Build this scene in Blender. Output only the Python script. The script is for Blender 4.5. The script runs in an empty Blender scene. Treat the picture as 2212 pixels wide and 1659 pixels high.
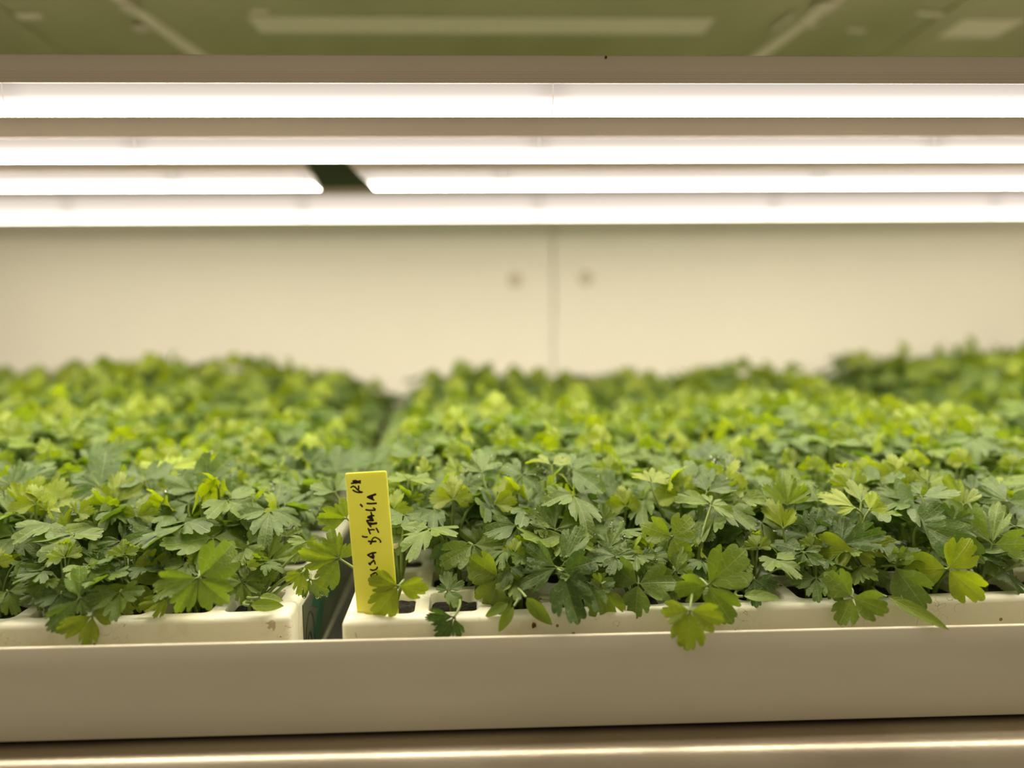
import bpy, bmesh, math, random
import numpy as np
from mathutils import Vector, Matrix
random.seed(7)
PI = math.pi
sc = bpy.context.scene
COL = sc.collection

# ------------------------------------------------------------------ camera
ZE = 1.30                      # eye height
FPX = 1500.0                   # focal length in pixels of the 2212 x 1659 frame
PITCH, YAW, ROLL = math.atan(149.5/FPX), math.atan(46/FPX), 0.009
F = Vector((math.sin(YAW)*math.cos(PITCH), math.cos(YAW)*math.cos(PITCH), -math.sin(PITCH)))
R0 = Vector((math.cos(YAW), -math.sin(YAW), 0))
U0 = R0.cross(F)
R = R0*math.cos(ROLL) - U0*math.sin(ROLL)
U = U0*math.cos(ROLL) + R0*math.sin(ROLL)
cam_d = bpy.data.cameras.new('camera'); cam = bpy.data.objects.new('camera', cam_d); COL.objects.link(cam)
cam.matrix_world = Matrix(((R.x, U.x, -F.x, 0), (R.y, U.y, -F.y, 0), (R.z, U.z, -F.z, ZE), (0, 0, 0, 1)))
cam_d.sensor_width = 36; cam_d.lens = 36*FPX/2212
cam_d.clip_start = 0.02; cam_d.clip_end = 30
cam_d.dof.use_dof = True; cam_d.dof.focus_distance = 0.400; cam_d.dof.aperture_fstop = 1.8
sc.camera = cam
# ------------------------------------------------------------------ world, exposure
w = bpy.data.worlds.new('room_glow'); sc.world = w; w.use_nodes = True
w.node_tree.nodes['Background'].inputs[0].default_value = (1.0, 0.86, 0.60, 1)
w.node_tree.nodes['Background'].inputs[1].default_value = 0.33
sc.view_settings.view_transform = 'Standard'; sc.view_settings.look = 'None'
sc.view_settings.exposure = 0.0; sc.view_settings.gamma = 1.0
sc.view_settings.use_curve_mapping = False
LAMP_BOTTOM = 48.0              # radiance of the lamp covers at their lower edge
LAMP_TOP = 0.68

EYE = Vector((0, 0, ZE))
def ray(px, py):
    return (R*((px-1106)/FPX) + U*((829.5-py)/FPX) + F)
def P(px, py, d):              # the point at depth y = d that stands at that place of the photograph
    r = ray(px, py); return EYE + r*(d/r.y)
def proj(p):
    v = Vector(p)-EYE; z = v.dot(F)
    return 1106+FPX*v.dot(R)/z, 829.5-FPX*v.dot(U)/z

# ------------------------------------------------------------------ helpers
def link(o, parent=None):
    COL.objects.link(o)
    if parent is not None: o.parent = parent
    return o
def empty(name, label, cat, loc=(0, 0, 0), rz=0, group=None):
    o = bpy.data.objects.new(name, None); o.empty_display_size = 0.01
    o.location = loc; o.rotation_euler = (0, 0, rz)
    link(o); tag(o, label, cat, group); return o
def tag(o, label=None, cat=None, group=None, kind=None):
    if label: o['label'] = label
    if cat: o['category'] = cat
    if group: o['group'] = group
    if kind: o['kind'] = kind
    return o
def obj(name, me, mat=None, parent=None, smooth=False):
    if isinstance(me, bmesh.types.BMesh):
        m = bpy.data.meshes.new(name); me.to_mesh(m); me.free(); me = m
    if mat is not None and not me.materials: me.materials.append(mat)
    if smooth:
        me.polygons.foreach_set('use_smooth', [True]*len(me.polygons))
    o = bpy.data.objects.new(name, me); link(o, parent); return o
def pydata(name, vs, fs):
    m = bpy.data.meshes.new(name); m.from_pydata([tuple(v) for v in vs], [], fs); m.update(); return m
def add_box(bm, x0, x1, y0, y1, z0, z1, bev=0.0, seg=2):
    r = bmesh.ops.create_cube(bm, size=1)
    for v in r['verts']:
        v.co = Vector(((x0+x1)/2+v.co.x*(x1-x0), (y0+y1)/2+v.co.y*(y1-y0), (z0+z1)/2+v.co.z*(z1-z0)))
    if bev:
        es = list({e for v in r['verts'] for e in v.link_edges})
        bmesh.ops.bevel(bm, geom=es, offset=bev, segments=seg, affect='EDGES', profile=0.5)
def box(name, a, mat, parent=None, bev=0.0, seg=2):
    bm = bmesh.new(); add_box(bm, *a, bev=bev, seg=seg)
    return obj(name, bm, mat, parent)
def extrude_profile(name, prof, x0, x1, shear=(0, 0), zref=0, zspan=1, closed=True, caps=True):
    """profile of (y, z) points swept along x; the ends may be cut slanting."""
    n = len(prof); vs = []
    for (xe, sh) in ((x0, shear[0]), (x1, shear[1])):
        for (y, z) in prof: vs.append((xe+sh*((z-zref)/zspan), y, z))
    fs = [(i, (i+1) % n, n+(i+1) % n, n+i) for i in range(n if closed else n-1)]
    if caps and closed: fs += [tuple(range(n))[::-1], tuple(range(n, 2*n))]
    m = pydata(name, vs, fs)
    return m
def auto_smooth(me, ang=35):
    me.polygons.foreach_set('use_smooth', [True]*len(me.polygons))
    bm = bmesh.new(); bm.from_mesh(me); a = math.radians(ang)
    bmesh.ops.recalc_face_normals(bm, faces=bm.faces)
    for e in bm.edges:
        e.smooth = not (len(e.link_faces) == 2 and e.calc_face_angle(0) > a)
    bm.to_mesh(me); bm.free()
def tube(pts, rads, sides=6):
    vs, fs = [], []
    n = len(pts)
    for i, p in enumerate(pts):
        t = (pts[min(i+1, n-1)]-pts[max(i-1, 0)]).normalized()
        a = t.cross(Vector((0.31, 0.95, 0.1))).normalized(); b = t.cross(a)
        for k in range(sides):
            an = 2*PI*k/sides; vs.append(p+(a*math.cos(an)+b*math.sin(an))*rads[i])
    for i in range(n-1):
        for k in range(sides):
            k2 = (k+1) % sides
            fs.append((i*sides+k, i*sides+k2, (i+1)*sides+k2, (i+1)*sides+k))
    return vs, fs
def bez(p0, p1, p2, p3, n):
    out = []
    for i in range(n+1):
        t = i/n; s = 1-t
        out.append(p0*s**3+p1*3*s*s*t+p2*3*s*t*t+p3*t**3)
    return out

# ------------------------------------------------------------------ materials
def mat(name, color=(.5, .5, .5), rough=.5, metal=0.0, spec=.5):
    m = bpy.data.materials.new(name); m.use_nodes = True
    b = m.node_tree.nodes['Principled BSDF']
    b.inputs['Base Color'].default_value = (*color, 1); b.inputs['Roughness'].default_value = rough
    b.inputs['Metallic'].default_value = metal; b.inputs['Specular IOR Level'].default_value = spec
    return m
def N(m, t, **kw):
    n = m.node_tree.nodes.new(t)
    for k, v in kw.items(): setattr(n, k, v)
    return n
def L(m, a, b): m.node_tree.links.new(a, b)
def noise_color(m, c1, c2, scale=8, detail=4, lo=.35, hi=.65, stretch=None, bump=0.0, bscale=60, rough=None):
    b = m.node_tree.nodes['Principled BSDF']
    tc = N(m, 'ShaderNodeTexCoord'); src = tc.outputs['Object']
    if stretch:
        mp = N(m, 'ShaderNodeMapping'); mp.inputs['Scale'].default_value = stretch
        L(m, src, mp.inputs[0]); src = mp.outputs[0]
    nz = N(m, 'ShaderNodeTexNoise'); nz.inputs['Scale'].default_value = scale; nz.inputs['Detail'].default_value = detail
    L(m, src, nz.inputs['Vector'])
    cr = N(m, 'ShaderNodeValToRGB'); cr.color_ramp.elements[0].position = lo; cr.color_ramp.elements[1].position = hi
    cr.color_ramp.elements[0].color = (*c1, 1); cr.color_ramp.elements[1].color = (*c2, 1)
    L(m, nz.outputs['Fac'], cr.inputs[0]); L(m, cr.outputs[0], b.inputs['Base Color'])
    if bump:
        n2 = N(m, 'ShaderNodeTexNoise'); n2.inputs['Scale'].default_value = bscale; n2.inputs['Detail'].default_value = 6
        L(m, src, n2.inputs['Vector'])
        bp = N(m, 'ShaderNodeBump'); bp.inputs['Strength'].default_value = bump; bp.inputs['Distance'].default_value = .001
        L(m, n2.outputs['Fac'], bp.inputs['Height']); L(m, bp.outputs[0], b.inputs['Normal'])
    return cr

M_FASCIA = mat('painted_fascia', rough=.38)
noise_color(M_FASCIA, (.66, .60, .47), (.73, .665, .525), scale=6, stretch=(1, 4, 4), bump=.05, bscale=400)
M_STEEL = mat('dull_steel', rough=.36, metal=.9)
noise_color(M_STEEL, (.47, .40, .31), (.60, .53, .42), scale=9, detail=8, lo=.42, hi=.6, stretch=(1, 3, 3), bump=.1, bscale=300)
M_PAN = mat('pan_plastic', (.045, .045, .032), .5)
M_WALL = mat('wall_panel', rough=.55)
noise_color(M_WALL, (.78, .74, .635), (.82, .78, .67), scale=2)
M_WALLGAP = mat('wall_joint', (.72, .66, .53), .7)
M_DARKREFL = mat('dark_plant_reflection', (.05, .07, .02), .5)
M_CAP = mat('cap_plastic', (.57, .51, .37), .5)
M_UPPER = mat('reflected_green_sheet', rough=.28, spec=.6)  # olive base colour carries the green of reflected plants
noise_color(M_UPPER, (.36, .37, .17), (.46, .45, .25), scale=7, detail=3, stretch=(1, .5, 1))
M_REFLBAND = mat('pale_reflection', (.86, .80, .66), .45)  # pale tone of reflections seen in the sheet
M_REFLSPOT = mat('bright_reflection', (.75, .68, .58), .35)
M_HOUSE = mat('housing_enamel', rough=.42)
noise_color(M_HOUSE, (.58, .49, .40), (.64, .55, .45), scale=5)
M_ENDCAP = mat('end_cap_plastic', (.70, .66, .56), .5)
M_YEL = mat('yellow_plastic', rough=.38)
cr = noise_color(M_YEL, (.93, .86, .14), (.96, .90, .22), scale=28, detail=3)
b = M_YEL.node_tree.nodes['Principled BSDF']; b.inputs['Subsurface Weight'].default_value = .5; b.inputs['Subsurface Scale'].default_value = 1.0
b.inputs['Subsurface Radius'].default_value = (.004, .004, .001)
M_INK = mat('marker_ink', (.035, .008, .006), .5)
M_SOIL = mat('potting_soil', rough=.9)
noise_color(M_SOIL, (.008, .007, .006), (.045, .036, .026), scale=450, bump=1.0, bscale=700)
M_CRUMB = mat('brown_crumb', (.12, .055, .02), .8)
M_PERL = mat('perlite_white', (.7, .66, .52), .8)
M_SHEET = mat('side_sticker_film', (.10, .115, .075), .5)
M_GREENPRINT = mat('green_print', (.012, .10, .05), .4)
M_BLACKPRINT = mat('black_print', (.01, .014, .01), .4)
M_ROOT = mat('dry_root', (.42, .34, .2), .8)

def tray_material():
    m = mat('white_foam', rough=.55)
    b = m.node_tree.nodes['Principled BSDF']
    tc = N(m, 'ShaderNodeTexCoord')
    nz = N(m, 'ShaderNodeTexNoise'); nz.inputs['Scale'].default_value = 22; nz.inputs['Detail'].default_value = 8
    nz.inputs['Roughness'].default_value = .65
    L(m, tc.outputs['Object'], nz.inputs['Vector'])
    cr = N(m, 'ShaderNodeValToRGB'); e = cr.color_ramp.elements
    e[0].position = .30; e[0].color = (.76, .68, .44, 1); e[1].position = .48; e[1].color = (.92, .89, .72, 1)
    L(m, nz.outputs['Fac'], cr.inputs[0])
    # scattered brown specks and scratches
    vo = N(m, 'ShaderNodeTexVoronoi'); vo.inputs['Scale'].default_value = 130
    L(m, tc.outputs['Object'], vo.inputs['Vector'])
    n3 = N(m, 'ShaderNodeTexNoise'); n3.inputs['Scale'].default_value = 40; L(m, tc.outputs['Object'], n3.inputs['Vector'])
    sub = N(m, 'ShaderNodeMath', operation='MULTIPLY'); L(m, n3.outputs['Fac'], sub.inputs[0]); sub.inputs[1].default_value = .30
    lt = N(m, 'ShaderNodeMath', operation='LESS_THAN'); L(m, vo.outputs['Distance'], lt.inputs[0])
    s2 = N(m, 'ShaderNodeMath', operation='SUBTRACT'); L(m, sub.outputs[0], s2.inputs[0]); s2.inputs[1].default_value = .03
    L(m, s2.outputs[0], lt.inputs[1])
    n4 = N(m, 'ShaderNodeTexNoise'); n4.inputs['Scale'].default_value = 13; L(m, tc.outputs['Object'], n4.inputs['Vector'])
    gt = N(m, 'ShaderNodeMath', operation='GREATER_THAN'); L(m, n4.outputs['Fac'], gt.inputs[0]); gt.inputs[1].default_value = .55
    mul = N(m, 'ShaderNodeMath', operation='MULTIPLY'); L(m, lt.outputs[0], mul.inputs[0]); L(m, gt.outputs[0], mul.inputs[1])
    mul.use_clamp = True
    mx = N(m, 'ShaderNodeMixRGB'); L(m, mul.outputs[0], mx.inputs[0]); L(m, cr.outputs[0], mx.inputs[1])
    mx.inputs[2].default_value = (.33, .20, .08, 1)
    L(m, mx.outputs[0], b.inputs['Base Color'])
    # thin hair-like scratches
    mp = N(m, 'ShaderNodeMapping'); mp.inputs['Scale'].default_value = (1, 1, 1); mp.inputs['Rotation'].default_value = (.4, .5, .6)
    L(m, tc.outputs['Object'], mp.inputs[0])
    ws = N(m, 'ShaderNodeTexNoise'); ws.inputs['Scale'].default_value = 55; ws.inputs['Detail'].default_value = 1; ws.inputs['Distortion'].default_value = 2.5
    L(m, mp.outputs[0], ws.inputs['Vector'])
    ab = N(m, 'ShaderNodeMath', operation='SUBTRACT'); L(m, ws.outputs['Fac'], ab.inputs[0]); ab.inputs[1].default_value = .5
    a2 = N(m, 'ShaderNodeMath', operation='ABSOLUTE'); L(m, ab.outputs[0], a2.inputs[0])
    l2 = N(m, 'ShaderNodeMath', operation='LESS_THAN'); L(m, a2.outputs[0], l2.inputs[0]); l2.inputs[1].default_value = .0045
    n5 = N(m, 'ShaderNodeTexNoise'); n5.inputs['Scale'].default_value = 25; L(m, tc.outputs['Object'], n5.inputs['Vector'])
    g5 = N(m, 'ShaderNodeMath', operation='GREATER_THAN'); L(m, n5.outputs['Fac'], g5.inputs[0]); g5.inputs[1].default_value = .56
    m5 = N(m, 'ShaderNodeMath', operation='MULTIPLY'); L(m, l2.outputs[0], m5.inputs[0]); L(m, g5.outputs[0], m5.inputs[1])
    f5 = N(m, 'ShaderNodeMath', operation='MULTIPLY'); L(m, m5.outputs[0], f5.inputs[0]); f5.inputs[1].default_value = .6
    mx2 = N(m, 'ShaderNodeMixRGB'); L(m, f5.outputs[0], mx2.inputs[0]); L(m, mx.outputs[0], mx2.inputs[1])
    mx2.inputs[2].default_value = (.40, .25, .10, 1); L(m, mx2.outputs[0], b.inputs['Base Color'])
    bp = N(m, 'ShaderNodeBump'); bp.inputs['Strength'].default_value = .25; bp.inputs['Distance'].default_value = .0006
    n6 = N(m, 'ShaderNodeTexNoise'); n6.inputs['Scale'].default_value = 260; L(m, tc.outputs['Object'], n6.inputs['Vector'])
    L(m, n6.outputs['Fac'], bp.inputs['Height']); L(m, bp.outputs[0], b.inputs['Normal'])
    b.inputs['Subsurface Weight'].default_value = 0.35; b.inputs['Subsurface Radius'].default_value = (.005, .005, .0035); b.inputs['Subsurface Scale'].default_value = 1.0
    return m
M_TRAY = tray_material()

def leaf_material():
    m = bpy.data.materials.new('parsley_leaf'); m.use_nodes = True
    nt = m.node_tree; b = nt.nodes['Principled BSDF']; out = nt.nodes['Material Output']
    at = N(m, 'ShaderNodeAttribute'); at.attribute_name = 'hue'
    oi = N(m, 'ShaderNodeObjectInfo')
    r = N(m, 'ShaderNodeMath', operation='MULTIPLY_ADD'); L(m, oi.outputs['Random'], r.inputs[0]); r.inputs[1].default_value = .16; r.inputs[2].default_value = -.08
    a = N(m, 'ShaderNodeMath', operation='ADD'); L(m, at.outputs['Fac'], a.inputs[0]); L(m, r.outputs[0], a.inputs[1])
    tc = N(m, 'ShaderNodeTexCoord')
    nz = N(m, 'ShaderNodeTexNoise'); nz.inputs['Scale'].default_value = 120; nz.inputs['Detail'].default_value = 3
    L(m, tc.outputs['Object'], nz.inputs['Vector'])
    nz2 = N(m, 'ShaderNodeMath', operation='MULTIPLY_ADD'); L(m, nz.outputs['Fac'], nz2.inputs[0]); nz2.inputs[1].default_value = .22; nz2.inputs[2].default_value = -.11
    a2 = N(m, 'ShaderNodeMath', operation='ADD'); L(m, a.outputs[0], a2.inputs[0]); L(m, nz2.outputs[0], a2.inputs[1])
    cr = N(m, 'ShaderNodeValToRGB'); cr.color_ramp.interpolation = 'LINEAR'
    el = cr.color_ramp.elements
    el[0].position = 0; el[0].color = (.050, .100, .016, 1)
    el[1].position = 1; el[1].color = (.30, .40, .008, 1)
    for p, c in ((.25, (.108, .175, .034)), (.5, (.152, .220, .020)), (.75, (.222, .275, .012))):
        e = el.new(p); e.color = (*c, 1)
    L(m, a2.outputs[0], cr.inputs[0])
    # veins from UV: u across the lobes, v outwards from the base
    uv = N(m, 'ShaderNodeUVMap'); uv.uv_map = 'UVMap'
    sp = N(m, 'ShaderNodeSeparateXYZ'); L(m, uv.outputs[0], sp.inputs[0])
    def vein(k, width):
        s = N(m, 'ShaderNodeMath', operation='MULTIPLY'); L(m, sp.outputs[0], s.inputs[0]); s.inputs[1].default_value = k
        f = N(m, 'ShaderNodeMath', operation='FRACT'); L(m, s.outputs[0], f.inputs[0])
        d = N(m, 'ShaderNodeMath', operation='SUBTRACT'); L(m, f.outputs[0], d.inputs[0]); d.inputs[1].default_value = .5
        ab = N(m, 'ShaderNodeMath', operation='ABSOLUTE'); L(m, d.outputs[0], ab.inputs[0])
        v = N(m, 'ShaderNodeMath', operation='MULTIPLY'); L(m, ab.outputs[0], v.inputs[0]); L(m, sp.outputs[1], v.inputs[1])
        mr = N(m, 'ShaderNodeMapRange'); mr.inputs['From Min'].default_value = 0; mr.inputs['From Max'].default_value = width
        mr.inputs['To Min'].default_value = 1; mr.inputs['To Max'].default_value = 0; mr.clamp = True
        L(m, v.outputs[0], mr.inputs[0]); return mr.outputs[0]
    v1, v3 = vein(1, .014), vein(5, .055)
    c1 = N(m, 'ShaderNodeMath', operation='SUBTRACT'); L(m, sp.outputs[0], c1.inputs[0]); c1.inputs[1].default_value = .5
    c2 = N(m, 'ShaderNodeMath', operation='ABSOLUTE'); L(m, c1.outputs[0], c2.inputs[0])
    c3 = N(m, 'ShaderNodeMath', operation='MULTIPLY'); L(m, c2.outputs[0], c3.inputs[0]); L(m, sp.outputs[1], c3.inputs[1])
    c4 = N(m, 'ShaderNodeMath', operation='MULTIPLY'); L(m, c3.outputs[0], c4.inputs[0]); c4.inputs[1].default_value = -6.5
    c5 = N(m, 'ShaderNodeMath', operation='MULTIPLY_ADD'); L(m, sp.outputs[1], c5.inputs[0]); c5.inputs[1].default_value = 5.0; L(m, c4.outputs[0], c5.inputs[2])
    c6 = N(m, 'ShaderNodeMath', operation='FRACT'); L(m, c5.outputs[0], c6.inputs[0])
    c7 = N(m, 'ShaderNodeMath', operation='SUBTRACT'); L(m, c6.outputs[0], c7.inputs[0]); c7.inputs[1].default_value = .5
    c8 = N(m, 'ShaderNodeMath', operation='ABSOLUTE'); L(m, c7.outputs[0], c8.inputs[0])
    c9 = N(m, 'ShaderNodeMapRange'); c9.inputs['From Min'].default_value = 0; c9.inputs['From Max'].default_value = .13
    c9.inputs['To Min'].default_value = .6; c9.inputs['To Max'].default_value = 0; L(m, c8.outputs[0], c9.inputs[0])
    c10 = N(m, 'ShaderNodeMath', operation='MULTIPLY_ADD'); L(m, v3, c10.inputs[0]); c10.inputs[1].default_value = .14; L(m, c9.outputs[0], c10.inputs[2])
    h = N(m, 'ShaderNodeMath', operation='ADD'); L(m, c10.outputs[0], h.inputs[0]); L(m, v1, h.inputs[1])
    h.use_clamp = True
    mixv = N(m, 'ShaderNodeMixRGB'); hv = N(m, 'ShaderNodeMath', operation='MULTIPLY'); L(m, h.outputs[0], hv.inputs[0]); hv.inputs[1].default_value = .5
    L(m, hv.outputs[0], mixv.inputs[0]); L(m, cr.outputs[0], mixv.inputs[1]); mixv.inputs[2].default_value = (.34, .42, .13, 1)
    L(m, mixv.outputs[0], b.inputs['Base Color'])
    b.inputs['Roughness'].default_value = .46; b.inputs['Specular IOR Level'].default_value = .5
    # relief: veins sunk, fine crinkle
    vo = N(m, 'ShaderNodeTexVoronoi'); vo.inputs['Scale'].default_value = 520; vo.feature = 'DISTANCE_TO_EDGE'
    L(m, tc.outputs['Object'], vo.inputs['Vector'])
    hh = N(m, 'ShaderNodeMath', operation='MULTIPLY_ADD'); L(m, h.outputs[0], hh.inputs[0]); hh.inputs[1].default_value = -1.0
    vv = N(m, 'ShaderNodeMath', operation='MULTIPLY'); L(m, vo.outputs['Distance'], vv.inputs[0]); vv.inputs[1].default_value = 1.5
    L(m, vv.outputs[0], hh.inputs[2])
    bp = N(m, 'ShaderNodeBump'); bp.inputs['Strength'].default_value = .4; bp.inputs['Distance'].default_value = .00045
    L(m, hh.outputs[0], bp.inputs['Height']); L(m, bp.outputs[0], b.inputs['Normal'])
    tr = N(m, 'ShaderNodeBsdfTranslucent')
    tm = N(m, 'ShaderNodeMixRGB', blend_type='MULTIPLY'); tm.inputs[0].default_value = 1
    L(m, cr.outputs[0], tm.inputs[1]); tm.inputs[2].default_value = (1.7, 1.75, .4, 1)
    L(m, tm.outputs[0], tr.inputs[0])
    mix = N(m, 'ShaderNodeMixShader'); mix.inputs[0].default_value = .37
    L(m, b.outputs[0], mix.inputs[1]); L(m, tr.outputs[0], mix.inputs[2]); L(m, mix.outputs[0], out.inputs['Surface'])
    return m
M_LEAF = leaf_material()
M_STALK = mat('petiole_green', rough=.4)
noise_color(M_STALK, (.13, .19, .04), (.24, .32, .08), scale=30)
M_WATER = mat('water', (1, 1, 1), .02)
M_WATER.node_tree.nodes['Principled BSDF'].inputs['Transmission Weight'].default_value = 1
M_WATER.node_tree.nodes['Principled BSDF'].inputs['IOR'].default_value = 1.33

def lamp_material(LAMP_BOTTOM=LAMP_BOTTOM, LAMP_TOP=LAMP_TOP):
    m = bpy.data.materials.new('lamp_cover_lit'); m.use_nodes = True
    nt = m.node_tree; nt.nodes.remove(nt.nodes['Principled BSDF'])
    uv = N(m, 'ShaderNodeUVMap'); uv.uv_map = 'UVMap'
    sp = N(m, 'ShaderNodeSeparateXYZ'); L(m, uv.outputs[0], sp.inputs[0])
    # v: 0 at the lower edge, 1 at the upper; u: distance from the nearer end in metres
    m0 = N(m, 'ShaderNodeMapRange'); m0.inputs['From Min'].default_value = 0; m0.inputs['From Max'].default_value = .95
    m0.inputs['To Min'].default_value = 1; m0.inputs['To Max'].default_value = 0
    L(m, sp.outputs[1], m0.inputs[0])
    pw = N(m, 'ShaderNodeMath', operation='POWER'); L(m, m0.outputs[0], pw.inputs[0]); pw.inputs[1].default_value = 7.5
    mr = N(m, 'ShaderNodeMath', operation='MULTIPLY_ADD'); L(m, pw.outputs[0], mr.inputs[0]); mr.inputs[1].default_value = LAMP_BOTTOM; mr.inputs[2].default_value = LAMP_TOP
    lin = N(m, 'ShaderNodeMath', operation='MULTIPLY_ADD'); L(m, m0.outputs[0], lin.inputs[0]); lin.inputs[1].default_value = .55; L(m, mr.outputs[0], lin.inputs[2]); mr = lin
    me = N(m, 'ShaderNodeMapRange', interpolation_type='SMOOTHSTEP'); me.inputs['From Min'].default_value = 0; me.inputs['From Max'].default_value = .016
    me.inputs['To Min'].default_value = .82; me.inputs['To Max'].default_value = 1
    L(m, sp.outputs[0], me.inputs[0])
    mu = N(m, 'ShaderNodeMath', operation='MULTIPLY'); L(m, mr.outputs[0], mu.inputs[0]); L(m, me.outputs[0], mu.inputs[1])
    em = N(m, 'ShaderNodeEmission'); 
    cc = N(m, 'ShaderNodeMixRGB'); L(m, pw.outputs[0], cc.inputs[0]); cc.inputs[1].default_value = (1, .865, .74, 1); cc.inputs[2].default_value = (1, .915, .72, 1)
    L(m, cc.outputs[0], em.inputs[0])
    L(m, mu.outputs[0], em.inputs[1]); L(m, em.outputs[0], nt.nodes['Material Output'].inputs[0])
    return m
M_CAPLIT = bpy.data.materials.new('lamp_end_glow'); M_CAPLIT.use_nodes = True
M_CAPLIT.node_tree.nodes['Principled BSDF'].inputs['Emission Color'].default_value = (1, .88, .74, 1)
M_CAPLIT.node_tree.nodes['Principled BSDF'].inputs['Emission Strength'].default_value = .50
M_LAMP = lamp_material(); M_LAMP_BACK = lamp_material(7.5, .70)

# ------------------------------------------------------------------ setting: back wall of two panels
WALL_Y = 1.012
seam = P(1196, 640, WALL_Y).x
wall = empty('wall_back', 'pale cream back wall of two flush panels', 'wall', (0, WALL_Y, ZE)); wall['kind'] = 'structure'
for (x0, x1) in ((-1.3, seam-.0009), (seam+.0009, 1.3)):
    box('panel', (x0, x1, 0, .012, -.24, .168), M_WALL, wall, bev=.0012)
box('joint_backing', (-1.3, 1.3, .0125, .02, -.24, .168), M_WALLGAP, wall)
box('upper_reflection_strip', (-1.3, 1.3, 0, .02, .1684, .29), M_DARKREFL, wall, bev=.001)  # strip added for the dark plant reflection behind the lamp gap
for (px, py) in ((1113, 605), (1266, 601)):
    p = P(px, py, WALL_Y)
    bm = bmesh.new()
    bmesh.ops.create_cone(bm, segments=32, radius1=.0115, radius2=.0098, depth=.003, cap_ends=True, matrix=Matrix.Translation((p.x, -.0014, p.z-ZE)) @ Matrix.Rotation(PI/2, 4, 'X'))
    obj('screw_cap', bm, M_CAP, wall)
# ------------------------------------------------------------------ shelf: steel beam, pan with front panel
beam = empty('shelf_beam', 'dull steel shelf beam with rounded bright edge under the grey front panel', 'beam', (0, 0, ZE), -.013)
BT = -.2230
prof = [(.400, BT), (.3395, BT)]
for k in range(13):
    a = k/12*PI/2; prof.append((.3395-math.sin(a)*.0095, BT-.0095+math.cos(a)*.0095))
prof += [(.330, -.275), (.333, -.275), (.333, BT-.008), (.400, BT-.003)]
me = extrude_profile('beam_rail', prof, -.6, .75); auto_smooth(me); obj('beam_rail', me, M_STEEL, beam)

pan = empty('growing_pan', 'long grey growing pan with smooth upright front panel holding the trays', 'pan', (0, 0, ZE))
LIPY = .352
LT, LB = P(1106, 1376, LIPY).z-ZE, P(1106, 1576, LIPY).z-ZE
prof = [(LIPY+.003, LB), (LIPY+.0016, LB), (LIPY+.0005, LB+.0006), (LIPY-.0001, LB+.002), (LIPY, LT-.0008), (LIPY+.0004, LT-.0002), (LIPY+.0012, LT), (LIPY+.0023, LT-.0002), (LIPY+.003, LT-.0008)]
me = extrude_profile('front_panel', prof, -.6, .75); auto_smooth(me); obj('front_panel', me, M_FASCIA, pan)
box('pan_floor', (-1.25, 1.3, LIPY+.0031, 1.008, LB+.0002, LB+.0038), M_PAN, pan, bev=.0004)

# ------------------------------------------------------------------ upper shelf, reflections in it built as thin parts
CZ = .285
up = empty('upper_shelf', 'sheet shelf overhead carrying the grow lights, coloured with reflected plant green', 'shelf', (0, 0, ZE))
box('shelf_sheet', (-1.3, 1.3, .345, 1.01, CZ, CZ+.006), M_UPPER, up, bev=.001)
def xat(px, y, z):             # x of the point at depth y, height z that stands at image column px
    x = 0.0
    for _ in range(8):
        q = proj((x, y, ZE+z)); x += (px-q[0])*y/FPX
    return x
def cy(py):
    r_ = ray(1106, py); return r_.y*CZ/r_.z
CY0, CY1 = cy(0), cy(112)
for i, (pa, pb) in enumerate(((-60, 112), (262, 420), (1796, 1648), (2100, 1940))):  # thin bars standing in for reflected streaks
    x0 = xat(pa, CY0, CZ); x1 = xat(pb, CY1, CZ)
    w2 = .007 if i in (1, 2) else .014
    dx = (x1-x0)/(CY1-CY0)
    vs = []
    for (y, z) in ((.350, CZ-.0022), (1.0, CZ-.0022), (1.0, CZ), (.350, CZ)):
        for s in (-1, 1): vs.append((x0+dx*(y-CY0)+s*w2, y, z))
    me = pydata('reflection_streak', vs, [(0, 1, 3, 2), (2, 3, 5, 4), (4, 5, 7, 6), (6, 7, 1, 0), (0, 2, 4, 6), (1, 7, 5, 3)])
    obj('reflection_streak', me, M_UPPER if i in (0, 3) else M_REFLBAND, up)
YA, YB = cy(36), cy(70)
xa, xb = xat(548, (YA+YB)/2, CZ), xat(1532, (YA+YB)/2, CZ)
box('reflection_bar', (xa, xb, YA, YB, CZ-.0016, CZ-.0001), M_REFLBAND, up, bev=.0007)  # flat strip standing in for a long pale reflection
xa = xat(2020, (YA+YB)/2, CZ); xb = xat(2185, (YA+YB)/2, CZ); box('reflection_bar', (xa, xb, YA, YB+.006, CZ-.0016, CZ-.0001), M_REFLBAND, up, bev=.0007)
for (px, py, sx, sy) in ((283, 8, .009, .010), (305, 52, .008, .007), (1780, 6, .012, .012), (1745, 50, .012, .005), (1690, 40, .003, .02), (62, 30, .014, .006), (560, 20, .01, .004), (1850, 62, .012, .003), (2010, 25, .016, .003)):  # small plates standing in for reflected bright spots
    r = ray(px, py); q = EYE + r*(CZ/r.z)
    bm = bmesh.new(); add_box(bm, -sx*.85, sx*.85, -sy*.85, sy*.85, -.003, 0, bev=.0013, seg=3)
    o = obj('reflection_spot', bm, M_REFLSPOT if px in (283, 305, 1780, 1745, 1690) else M_REFLBAND, up); o.location = (q.x, q.y, CZ-.0002 - (.0024 if px in (283,305,1780,1690) else 0)); o.rotation_euler = (0, 0, -.15 if px < 1000 else .15)

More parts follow.
